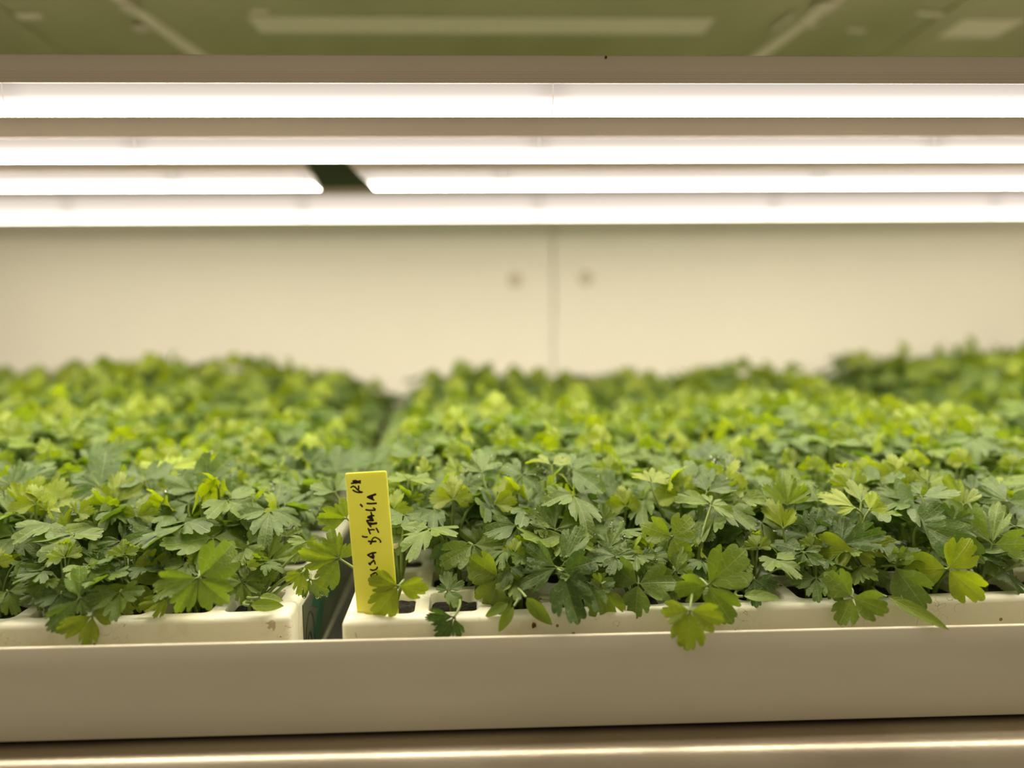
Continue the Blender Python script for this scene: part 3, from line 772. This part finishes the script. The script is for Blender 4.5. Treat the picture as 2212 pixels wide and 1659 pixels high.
def add_leaf(root, pi, mw, petmesh, hi=True, name='leaf'):
    o = bpy.data.objects.new(name, (PROTMESH if hi else PROTLOW)[pi]); o.parent = root; o.matrix_local = mw; COL.objects.link(o)
    p = bpy.data.objects.new('petiole', petmesh); p.parent = o; p.matrix_local = mw.inverted(); COL.objects.link(p)
    return o
NORIG = {'fl': 15}
for c in IND:
    key, i, j = c['key'], c['i'], c['j']
    if key in ('fl', 'bl'):
        k = NX-1-i; side = '%s cell from the dark gap' % ordn[k]
    elif key in ('fr', 'br'): side = '%s cell from its left end' % ordn[i]
    else: side = '%s cell from its left end' % ordn[i]
    lab = 'parsley plant, %s row of the %s, %s' % (ordn[j], c['words'], side)
    if key == 'fr' and j == 0 and i == 0: lab = 'sparse parsley plant beside the yellow label, drooping trefoil leaf before it'
    if key == 'fr' and j == 0 and i == 1: lab = 'small parsley plant in the cell just right of the yellow label'
    if key == 'fl' and j == 0 and i == NX-1: lab = 'thin parsley plant in the corner cell left of the dark gap'
    grp = 'parsley plants in the %s row of the %s' % (ordn[j], c['words'])
    root = empty('parsley_plant', lab, 'plant', c['p'], rr.uniform(0, 2*PI), grp)
    plants[(key, i, j)] = root; c['root'] = root
    front = key in ('fr', 'fl')
    if front and j == 0:
        if key == 'fr' and i <= 1: vs_ = []
        else: vs_ = VARS_LOW[rr.randrange(4)]; kind = 'L'; vi = VARS_LOW.index(vs_)
        sc_ = rr.uniform(.66, .8)
        if key == 'fl' and i == NX-1: vs_ = vs_[:3]; sc_ = .6
    elif front and j == 1:
        vs_ = VARS_LOW[rr.randrange(4)]; vi = VARS_LOW.index(vs_); kind = 'L'; sc_ = rr.uniform(1.1, 1.35)
        if key == 'fr' and i == 0: vs_ = vs_[:4]
    elif front and j == 2:
        vi = rr.randrange(10); vs_ = VARS[vi]; kind = 'V'; sc_ = .86*rr.uniform(.94, 1.06)
    else:
        vi = rr.randrange(10); vs_ = VARS[vi]; kind = 'V'; sc_ = c['hgt']*canopy(c['p'].x, c['p'].y)*rr.uniform(.93, 1.1)*far_gain(c['d'])*edge_dip(c)
    root.scale = (sc_**.5 if sc_ > 1 else 1,)*2+(sc_,) if kind == 'V' else (sc_, sc_, sc_) if vs_ else (1, 1, 1)
    if kind == 'V': root.scale = (sc_, sc_, sc_)
    hi = c['d'] < .56
    for li, (m, pi, pts) in enumerate(vs_):
        add_leaf(root, pi, m, pet(kind, vi, li, pts), hi)

# the farthest plants, past the 300 nearest: one mass
V, Fc, UV, HU = [], [], [], []; n0 = 0
SV, SF = [], []; sn = 0
low = [leaf_arrays(p[0], p[1], p[2], False) for p in PROT]
for c in REST:
    vi = rr.randrange(10); sc_ = c['hgt']*canopy(c['p'].x, c['p'].y)*rr.uniform(.9, 1.1)*far_gain(c['d'])*edge_dip(c)
    T = Matrix.Translation(c['p']) @ Matrix.Rotation(rr.uniform(0, 6.28), 4, 'Z') @ Matrix.Scale(sc_, 4)
    for (m, pi, pts) in VARS[vi]:
        A = np.array(T @ m); v = low[pi][0] @ A[:3, :3].T + A[:3, 3]
        V.append(v); Fc += [tuple(x+n0 for x in f) for f in low[pi][1]]; UV += low[pi][2]; HU += [PROT[pi][3]+rr.uniform(-.1, .1)]*len(v); n0 += len(v)
        tv, tf = tube([T @ p for p in pts[::2]], [.0011, .001, .0009, .0007], 3)
        SV += tv; SF += [tuple(x+sn for x in f) for f in tf]; sn += len(tv)
if REST:
    far = empty('parsley_foliage', 'mass of blurred parsley foliage along the back wall', 'foliage', (0, 0, 0)); far['kind'] = 'stuff'
    me = bpy.data.meshes.new('leaf_mass'); me.from_pydata(np.vstack(V).tolist(), [], Fc); finish_leaf(me, UV, HU)
    o = obj('leaf_mass', me, None, far); o['kind'] = 'stuff'
    me = pydata('petiole_mass', SV, SF); o = obj('petiole_mass', me, M_STALK, far); o['kind'] = 'stuff'

# ------------------------------------------------------------------ the leaves that stand out in the front
# (zoom origin x, y, scale), then (x, y, [(image angle, size)...], kind, hue, tilt, drops[, depth])
Z1, Z2, Z3, Z4, Z5 = (0, 900, 3.191), (500, 950, 3.53), (900, 950, 3.53), (1400, 950, 3.53), (1750, 950, 3.53)
H = [
 (Z1, 1370, 1110, [(45, 265), (185, 240), (-48, 245), (240, 240)], 'r', .48, 78, 0, .366),
 (Z1, 550, 1250, [(100, 190), (232, 200), (-15, 150), (-70, 120)], 'm', .26, 70, 0, .367),
 (Z1, 640, 1370, [(205, 170), (262, 190), (-5, 120)], 'r', .70, 80, 0, .3655),
 (Z1, 890, 1150, [(35, 240), (222, 160), (-55, 200), (265, 150)], 'm', .74, 66, 0),
 (Z1, 1160, 1250, [(190, 150), (240, 120), (120, 110)], 'm', .88, 70, 0),
 (Z1, 740, 1260, [(-35, 170), (262, 130), (160, 90)], 'm', .6, 70, 0),
 (Z1, 350, 1040, [(185, 160), (20, 170), (240, 120), (-60, 120)], 'm', .36, 66, 0),
 (Z1, 350, 1190, [(195, 130), (255, 110), (10, 90)], 'm', .33, 60, 0),
 (Z1, 140, 930, [(22, 200), (115, 220), (190, 180), (-10, 270)], 'm', .14, 42, 0),
 (Z1, 110, 990, [(272, 260), (235, 190), (300, 230)], 'm', .2, 66, 0),
 (Z1, 800, 595, [(92, 200), (140, 160), (48, 190)], 's', .62, 66, 0),
 (Z1, 840, 620, [(18, 190), (180, 260)], 'm', .1, 28, 0),
 (Z1, 690, 480, [(100, 210), (158, 150), (50, 200), (205, 120)], 'm', .14, 52, 0),
 (Z1, 640, 300, [(90, 110), (30, 160), (140, 110)], 'm', .12, 50, 0, .48),
 (Z1, 1350, 520, [(52, 265), (145, 200)], 'm', .28, 66, 1),
 (Z1, 1300, 600, [(15, 200), (205, 150), (100, 60)], 'm', .22, 34, 1),
 (Z1, 810, 700, [(176, 300), (8, 190), (200, 200)], 'm', .5, 22, 0),
 (Z1, 1050, 800, [(28, 220), (-5, 190), (150, 150)], 'm', .12, 50, 1),
 (Z1, 1560, 760, [(200, 240), (65, 190), (272, 160), (5, 130), (150, 150)], 'm', .4, 58, 1),
 (Z1, 590, 950, [(172, 200), (40, 130), (100, 170), (300, 110)], 'm', .38, 34, 0),
 (Z1, 700, 1080, [(35, 150), (-65, 130), (130, 150), (210, 150)], 'm', .12, 55, 0),
 (Z1, 840, 860, [(95, 120), (240, 150), (175, 120), (20, 130)], 'm', .12, 50, 0),
 (Z1, 1690, 1130, [(35, 140), (190, 130), (-60, 150), (100, 90)], 'm', .45, 72, 0),
 (Z1, 1150, 360, [(8, 190), (172, 170), (100, 100), (60, 90)], 'm', .85, 16, 0, .47),
 (Z1, 150, 600, [(68, 170), (20, 110), (115, 150)], 's', .8, 68, 0),
 (Z1, 250, 650, [(25, 210), (90, 90)], 's', .75, 30, 0),
 (Z1, 85, 480, [(100, 140), (35, 180), (150, 120)], 'm', .1, 48, 0),
 (Z1, 960, 1000, [(62, 160), (125, 110), (250, 110), (-30, 100)], 'm', .3, 62, 0),
 (Z1, 60, 680, [(110, 170), (40, 150), (200, 120)], 'm', .3, 50, 1),
 (Z1, 1240, 930, [(80, 180), (20, 140), (250, 110)], 's', .6, 66, 0),
 (Z1, 1000, 440, [(170, 160), (40, 120), (100, 110)], 'm', .2, 40, 0),
 (Z1, 520, 760, [(150, 200), (30, 180), (260, 120)], 'm', .32, 46, 0),
 (Z1, 400, 850, [(80, 170), (130, 120), (20, 130)], 'm', .66, 60, 0),
 (Z1, 680, 830, [(90, 190), (30, 150), (150, 150)], 'm', .38, 64, 0),
 (Z1, 1100, 1060, [(60, 190), (120, 150), (190, 130)], 'm', .3, 60, 0, .41),
 (Z1, 1600, 900, [(40, 140), (140, 120), (260, 140)], 'm', .34, 60, 0, .42),
 # around the gap and the label
 (Z2, 820, 905, [(110, 210), (172, 270), (240, 230), (45, 130)], 'r', .55, 78, 0, .380),
 (Z2, 880, 600, [(178, 200), (105, 150), (215, 120)], 'r', .6, 74, 0, .392),
 (Z2, 280, 925, [(75, 180), (18, 215), (262, 160), (150, 90)], 's', .55, 70, 0),
 (Z2, 600, 1060, [(-42, 170), (250, 120), (150, 110)], 'm', .35, 70, 1, .392),
 (Z2, 545, 1010, [(265, 150), (200, 120)], 'm', .82, 70, 0, .388),
 (Z2, 1275, 1115, [(165, 215), (232, 290), (-8, 205)], 'r', .68, 82, 0, .3655),
 (Z2, 1700, 1350, [(180, 205), (232, 215), (285, 150)], 's', .0, 84, 0, .3585),
 (Z2, 330, 530, [(172, 260), (100, 140), (-15, 200)], 'm', .2, 30, 1),
 (Z2, 400, 520, [(10, 260), (75, 120)], 'm', .2, 34, 1),
 (Z2, 510, 290, [(152, 240), (55, 220)], 'r', .08, 48, 0, .49),
 (Z2, 790, 250, [(35, 280), (152, 160), (92, 170), (-10, 150)], 'r', .06, 46, 0, .49),
 (Z2, 790, 400, [(165, 180), (50, 140), (100, 110)], 'm', .3, 46, 0, .43),
 (Z2, 1350, 310, [(2, 190), (178, 150), (90, 60)], 'm', .6, 18, 0, .43),
 (Z2, 1390, 600, [(110, 270), (55, 220), (160, 180), (250, 100)], 'm', .2, 58, 1, .42),
 (Z2, 1310, 660, [(2, 130), (178, 100)], 'm', .45, 20, 0, .40),
 (Z2, 210, 1200, [(-8, 160)], 'c', .62, 45, 0, .375),
 (Z2, 140, 1260, [(-5, 225)], 'c', .58, 60, 0, .371),
 (Z2, 80, 1090, [(42, 170), (-20, 150), (-78, 150), (160, 120)], 'm', .42, 66, 0, .385),
 (Z2, 1465, 250, [(92, 110), (40, 70), (140, 70)], 's', .85, 60, 0, .44),
 (Z2, 1410, 130, [(35, 130), (150, 210)], 'm', .2, 42, 0, .47),
 (Z2, 180, 640, [(30, 150), (160, 130), (265, 120), (-20, 120)], 'm', .3, 40, 1, .42),
 (Z2, 420, 740, [(85, 90), (20, 100), (150, 110)], 'm', .38, 60, 1, .41),
 (Z2, 580, 780, [(10, 60), (170, 130), (240, 120)], 'm', .5, 50, 0, .40),
 (Z2, 130, 800, [(60, 120), (200, 140), (-60, 160)], 'm', .36, 66, 0, .40),
 # middle
 (Z3, 230, 740, [(178, 250), (215, 270), (262, 240), (112, 170), (-15, 160)], 'm', .2, 66, 1),
 (Z3, 545, 860, [(145, 260), (192, 280), (48, 210), (-32, 190), (95, 200)], 'm', .3, 58, 0),
 (Z3, 630, 1050, [(152, 250), (250, 270), (-12, 190), (60, 120)], 'r', .56, 80, 0, .378),
 (Z3, 1105, 1000, [(-72, 350), (12, 260)], 'm', .16, 66, 0, .367),
 (Z3, 1070, 975, [(205, 300), (150, 270)], 'm', .24, 62, 0, .370),
 (Z3, 1115, 960, [(62, 300), (5, 200)], 'm', .2, 58, 0, .373),
 (Z3, 1410, 1100, [(-78, 290), (-40, 180), (130, 90)], 'm', .62, 76, 0, .368),
 (Z3, 1690, 1100, [(150, 250), (8, 260), (262, 230)], 'r', .42, 72, 0, .371),
 (Z3, 1950, 740, [(162, 220), (45, 200), (-65, 190)], 'r', .56, 72, 0, .386),
 (Z3, 850, 490, [(30, 260), (150, 220), (-38, 130), (88, 150)], 'm', .3, 30, 0),
 (Z3, 380, 610, [(168, 320), (118, 190), (30, 180), (200, 200)], 'm', .14, 34, 1),
 (Z3, 640, 650, [(112, 280), (195, 230), (55, 190), (-12, 170), (250, 110)], 'm', .12, 62, 0, .41),
 (Z3, 1060, 690, [(105, 250), (150, 240), (28, 330), (60, 230), (-10, 290)], 'm', .38, 52, 1, .395),
 (Z3, 1500, 500, [(150, 260), (95, 220), (22, 210), (60, 190)], 'm', .06, 44, 0),
 (Z3, 1690, 570, [(50, 190), (150, 120), (0, 120)], 's', .55, 48, 0),
 (Z3, 1850, 520, [(28, 240), (155, 160), (-22, 230), (90, 100)], 'm', .3, 30, 1),
 (Z3, 840, 850, [(30, 190), (100, 130), (200, 110)], 'm', .5, 60, 0, .395),
 (Z3, 1470, 830, [(60, 200), (0, 200), (128, 120)], 'm', .34, 50, 0, .39),
 (Z3, 1530, 890, [(168, 200), (240, 130), (5, 150), (40, 130)], 'm', .2, 40, 0, .383),
 (Z3, 1690, 940, [(5, 180), (190, 180), (270, 90)], 'm', .45, 56, 1, .381),
 (Z3, 240, 1150, [(95, 130), (170, 90), (20, 120), (-50, 120)], 'm', .3, 40, 0, .375),
 (Z3, 740, 1270, [(235, 200)], 'c', .6, 66, 0, .3595),
 (Z3, 730, 1200, [(218, 190)], 'c', .45, 60, 0, .369),
 (Z3, 700, 1240, [(205, 180)], 'c', .62, 50, 0, .367),
 (Z3, 835, 1200, [(-47, 250)], 'c', .5, 66, 0, .3595),
 (Z3, 500, 250, [(160, 160), (100, 150), (30, 150), (70, 140)], 'm', .4, 34, 0, .43),
 (Z3, 800, 270, [(150, 180), (100, 130), (-35, 150), (20, 170)], 'm', .22, 40, 0, .43),
 (Z3, 1030, 190, [(165, 180), (10, 150)], 'm', .72, 20, 0, .43),
 (Z3, 1060, 330, [(150, 150), (50, 130), (10, 130), (100, 80)], 'm', .2, 34, 1, .425),
 (Z3, 1180, 220, [(-35, 230), (20, 150), (120, 130)], 'm', .22, 34, 0, .43),
 (Z3, 380, 360, [(150, 140), (40, 150), (-50, 120), (210, 130)], 'm', .28, 36, 1, .43),
 (Z3, 1430, 620, [(85, 120), (140, 90), (30, 100)], 'r', .35, 66, 0, .41),
 (Z3, 1230, 440, [(110, 120), (50, 120), (-30, 150)], 'm', .14, 50, 0, .42),
 (Z3, 1790, 330, [(30, 160), (150, 130)], 'm', .68, 26, 0, .42),
 (Z3, 920, 620, [(200, 130), (100, 80), (300, 110)], 'm', .5, 44, 1, .40),
 # right of the middle
 (Z4, 320, 1300, [(192, 200), (266, 290), (-12, 225)], 'r', .66, 86, 0, .3495),
 (Z4, 455, 1110, [(42, 370), (188, 230), (-58, 290)], 'r', .5, 76, 0, .3615),
 (Z4, 725, 1190, [(2, 250)], 'c', .38, 30, 0, .366),
 (Z4, 480, 500, [(12, 140), (166, 230), (-25, 130), (100, 90)], 'm', .55, 22, 0, .40),
 (Z4, 340, 370, [(125, 210), (165, 170), (200, 120)], 'm', .2, 36, 0, .42),
 (Z4, 450, 400, [(100, 180), (15, 240), (60, 200), (150, 110)], 'm', .16, 38, 1, .415),
 (Z4, 1060, 500, [(88, 240), (135, 190), (42, 190)], 's', .6, 74, 0, .405),
 (Z4, 1030, 680, [(112, 230), (155, 230), (58, 160)], 's', .84, 70, 0, .395),
 (Z4, 740, 700, [(92, 220), (142, 210), (35, 140), (182, 240)], 'm', .2, 44, 1, .40),
 (Z4, 710, 850, [(155, 120), (92, 110), (22, 210), (60, 120)], 'm', .4, 30, 0, .39),
 (Z4, 1240, 750, [(148, 230), (60, 230), (30, 280), (100, 200)], 'm', .18, 50, 1, .395),
 (Z4, 1190, 860, [(165, 190), (-30, 120), (242, 140), (20, 110)], 'm', .14, 50, 0, .385),
 (Z4, 430, 900, [(60, 190), (120, 150), (-70, 120), (0, 180), (180, 110)], 'm', .06, 60, 0, .40),
 (Z4, 210, 1000, [(80, 180), (10, 120), (200, 130), (268, 200)], 'm', .4, 72, 0, .378),
 (Z4, 400, 640, [(80, 120), (150, 110), (-60, 120)], 'm', .12, 50, 0, .40),
 (Z4, 900, 430, [(60, 120), (150, 180), (200, 90)], 'm', .25, 44, 0, .42),
 (Z4, 600, 230, [(60, 130), (0, 130), (130, 110)], 'm', .24, 40, 1, .43),
 (Z4, 430, 160, [(40, 220), (140, 120), (90, 140)], 'm', .04, 40, 0, .47),
 (Z4, 850, 900, [(30, 160), (140, 150), (100, 130)], 'm', .3, 60, 0, .41),
 (Z4, 700, 440, [(-5, 160), (170, 120), (250, 80)], 'm', .4, 40, 0, .41),
 # far right
 (Z5, 240, 800, [(75, 210), (160, 230), (22, 280), (118, 180)], 'm', .14, 58, 0, .388),
 (Z5, 350, 850, [(22, 270), (190, 290), (-40, 120), (215, 220)], 'r', .74, 62, 0, .383),
 (Z5, 320, 1200, [(135, 210), (250, 215), (-18, 205)], 'r', .48, 80, 0, .363),
 (Z5, 640, 960, [(-62, 300), (-98, 260), (55, 160), (-30, 240)], 'm', .34, 70, 0, .375),
 (Z5, 1050, 985, [(190, 240), (58, 250), (-45, 250)], 'r', .80, 82, 0, .370),
 (Z5, 590, 1195, [(-25, 340)], 'p', .62, 50, 0, .3655),
 (Z5, 820, 650, [(138, 310), (-22, 300), (35, 230), (160, 200)], 'm', .22, 40, 0, .392),
 (Z5, 1390, 800, [(115, 350), (70, 330), (150, 260), (8, 230), (40, 170)], 'm', .4, 58, 0, .388),
 (Z5, 1170, 500, [(102, 190), (152, 180), (50, 170)], 'm', .58, 56, 0, .405),
 (Z5, 390, 470, [(88, 130), (150, 160), (30, 150)], 'm', .62, 30, 0, .40),
 (Z5, 350, 520, [(148, 210), (190, 130)], 's', .84, 36, 0, .395),
 (Z5, 450, 540, [(60, 140), (15, 130)], 's', .86, 50, 0, .39),
 (Z5, 850, 430, [(5, 230), (176, 230), (95, 110)], 'm', .2, 18, 0, .405),
 (Z5, 1500, 470, [(92, 170), (5, 170), (172, 170), (50, 150)], 'm', .16, 40, 0, .41),
 (Z5, 1600, 860, [(160, 220), (-20, 150), (100, 160)], 'm', .26, 34, 0, .38),
 (Z5, 760, 790, [(182, 170), (45, 130), (-85, 120), (120, 130)], 'm', .3, 64, 0, .40),
 (Z5, 1090, 620, [(20, 130), (-60, 140), (110, 110)], 'm', .28, 56, 0, .40),
 (Z5, 150, 1080, [(70, 120), (200, 150), (-70, 150), (120, 110)], 'm', .3, 74, 0, .376),
 (Z5, 470, 980, [(50, 150), (240, 130), (-50, 120)], 'm', .28, 66, 0, .384),
 (Z5, 1130, 830, [(110, 100), (30, 120), (190, 110)], 'm', .3, 60, 0, .392),
 (Z5, 1560, 660, [(20, 150), (140, 150), (200, 170)], 'm', .24, 40, 0, .395),
 (Z5, 560, 340, [(20, 160), (160, 160), (90, 110)], 'm', .2, 26, 0, .42),
 (Z5, 900, 330, [(30, 110), (150, 120), (90, 90)], 'm', .66, 44, 0, .42),
 (Z5, 1240, 400, [(10, 130), (60, 110)], 'm', .1, 36, 0, .42),
 (Z5, 60, 470, [(100, 110), (20, 110), (170, 100)], 'm', .3, 40, 1, .41),
]
used = 0
fcells = [c for c in IND if c['key'] in ('fr', 'fl') and c['j'] <= 3]
bpy.context.view_layer.update()
rh = random.Random(21)
def make_drops(me, seed, count=14):
    r = random.Random(seed); bm = bmesh.new()
    mx_ = max(v.co.length for v in me.vertices); vs_ = [v for v in me.vertices if v.co.length > .42*mx_]
    for k in range(count):
        v = r.choice(vs_); s = r.choice([.0005, .0006, .0008, .0010, .0013])
        if r.random() < .12: s = .0016
        M_ = Matrix.Translation(v.co+v.normal*s*.25) @ Vector((0, 0, 1)).rotation_difference(v.normal).to_matrix().to_4x4() @ Matrix.Diagonal((1, 1, .62, 1))
        bmesh.ops.create_icosphere(bm, subdivisions=2, radius=s, matrix=M_)
    return bm
for hi_, h in enumerate(H):
    (ox, oy, s), x, y, sp, kind, hue, tilt, drops = h[:8]
    px, py = ox+x/s, oy+y/s
    d = h[8] if len(h) > 8 else max(.372, .376+(1290-py)/300*.085)
    pos = P(px, py, d); tl = math.radians(tilt)
    toc = (EYE-pos); toc.z = 0; toc.normalize()
    n = (Vector((0, 0, 1))*math.cos(tl)+toc*math.sin(tl)+R*rh.uniform(-.12, .12)).normalized()
    def inplane(deg):
        a = math.radians(deg); w_ = R*math.cos(a)+U*math.sin(a); k = -w_.dot(n)/F.dot(n); return w_+F*k
    lf = F.dot(n)
    # reference +y in the leaf plane: up in the picture
    yv = inplane(90); yv.normalize(); M3 = frame(n, yv); Mi = M3.to_3x3().inverted()
    specs = []
    for (a, L_) in sp:
        v = inplane(a); k = max(.35, min(1.0, 1.0/max(1.0, v.length)))   # true length for a foreshortened leaflet, bounded
        ln = L_/s*d/FPX*min(v.length, 1.7)
        lv = Mi @ v.normalized(); ang = math.atan2(-lv.x, lv.y)
        specs.append((ang, ln*1.09))
    kept = []
    for (a_, l_) in specs:
        if all(abs((a_-b_+PI) % (2*PI)-PI) > .72 for b_, _ in kept): kept.append((a_, l_))
    specs = kept
    me = leaf_mesh(specs, kind, 500+hi_, hue-.02, True)
    # owner: nearest cell of the first rows behind the leaf
    best = min(fcells, key=lambda c: abs(c['p'].x-pos.x)*1.2+abs(c['p'].y-(pos.y+.008))*1.0+(0.01 if ('fl' if px < 690 else 'fr') != c['key'] else 0))
    root = best['root']
    W = Matrix.Translation(pos) @ M3
    RW = root.matrix_world
    o = bpy.data.objects.new('cotyledon' if kind in 'cp' else 'leaf', me); o.parent = root
    o.matrix_local = RW.inverted() @ W; COL.objects.link(o)
    b0 = best['p']+Vector((rh.uniform(-.004, .004), rh.uniform(-.004, .004), 0))
    hgt_ = max(.004, pos.z-b0.z)
    md = sum((Vector((-math.sin(a), math.cos(a), 0)) for a, _ in specs), Vector())
    wd_ = (M3.to_3x3() @ (md.normalized() if md.length > .2 else Vector((0, 1, 0))))
    p2 = pos-n*.006-wd_*.010
    if p2.z < b0.z+.004: p2.z = b0.z+.010
    if py > 1255: p2.z = max(p2.z, TZ+.004+.0)
    p1 = b0+Vector(((pos.x-b0.x)*.25, (pos.y-b0.y)*.2, max(hgt_*.6, .014)))
    pts = bez(b0, p1, p2, pos-n*.0005, 9)
    Wi = W.inverted()
    pm = petiole_mesh([Wi @ p for p in pts], .0013, .00065, 6)
    p = bpy.data.objects.new('petiole', pm); p.parent = o; COL.objects.link(p)
    if drops or (tilt < 52 and hue < .5 and rh.random() < .35):
        dr = obj('water_drops', make_drops(me, hi_, 24), M_WATER, o, smooth=True); dr['kind'] = 'stuff'

# ------------------------------------------------------------------ small debris
def crumb(name, px, py, d, size, m, label, cat, seed, push=0):
    r = random.Random(seed); bm = bmesh.new(); bmesh.ops.create_icosphere(bm, subdivisions=2, radius=size)
    for v in bm.verts:
        v.co *= r.uniform(.7, 1.15); v.co.z *= 1.3; v.co.y *= .6
    o = obj(name, bm, m, None, smooth=True); o.location = P(px, py, d); tag(o, label, cat); return o
def front_y(px, key_m):        # depth of a tray's front face at an image column
    y = .36
    for _ in range(6):
        p = P(px, 1350, y); l = key_m.inverted() @ p; y -= l.y
    return y
crumb('soil_crumb', 1153, 1351, front_y(1153, mfr)-.0002, .0013, M_CRUMB, 'brown soil crumb stuck low on the front rim of the right tray', 'debris', 1)
crumb('soil_crumb', 150, 1364, front_y(150, mfl)-.0002, .0012, M_CRUMB, 'brown soil crumb stuck on the left tray rim below the drooping leaf', 'debris', 2)
crumb('soil_crumb', 1309, 123.5, .3998, .0007, M_INK, 'tiny dark speck on the top edge of the nearest light', 'debris', 3)
crumb('perlite_grain', 855, 1182, .408, .0022, M_PERL, 'white perlite grain behind the right edge of the yellow label', 'debris', 4)
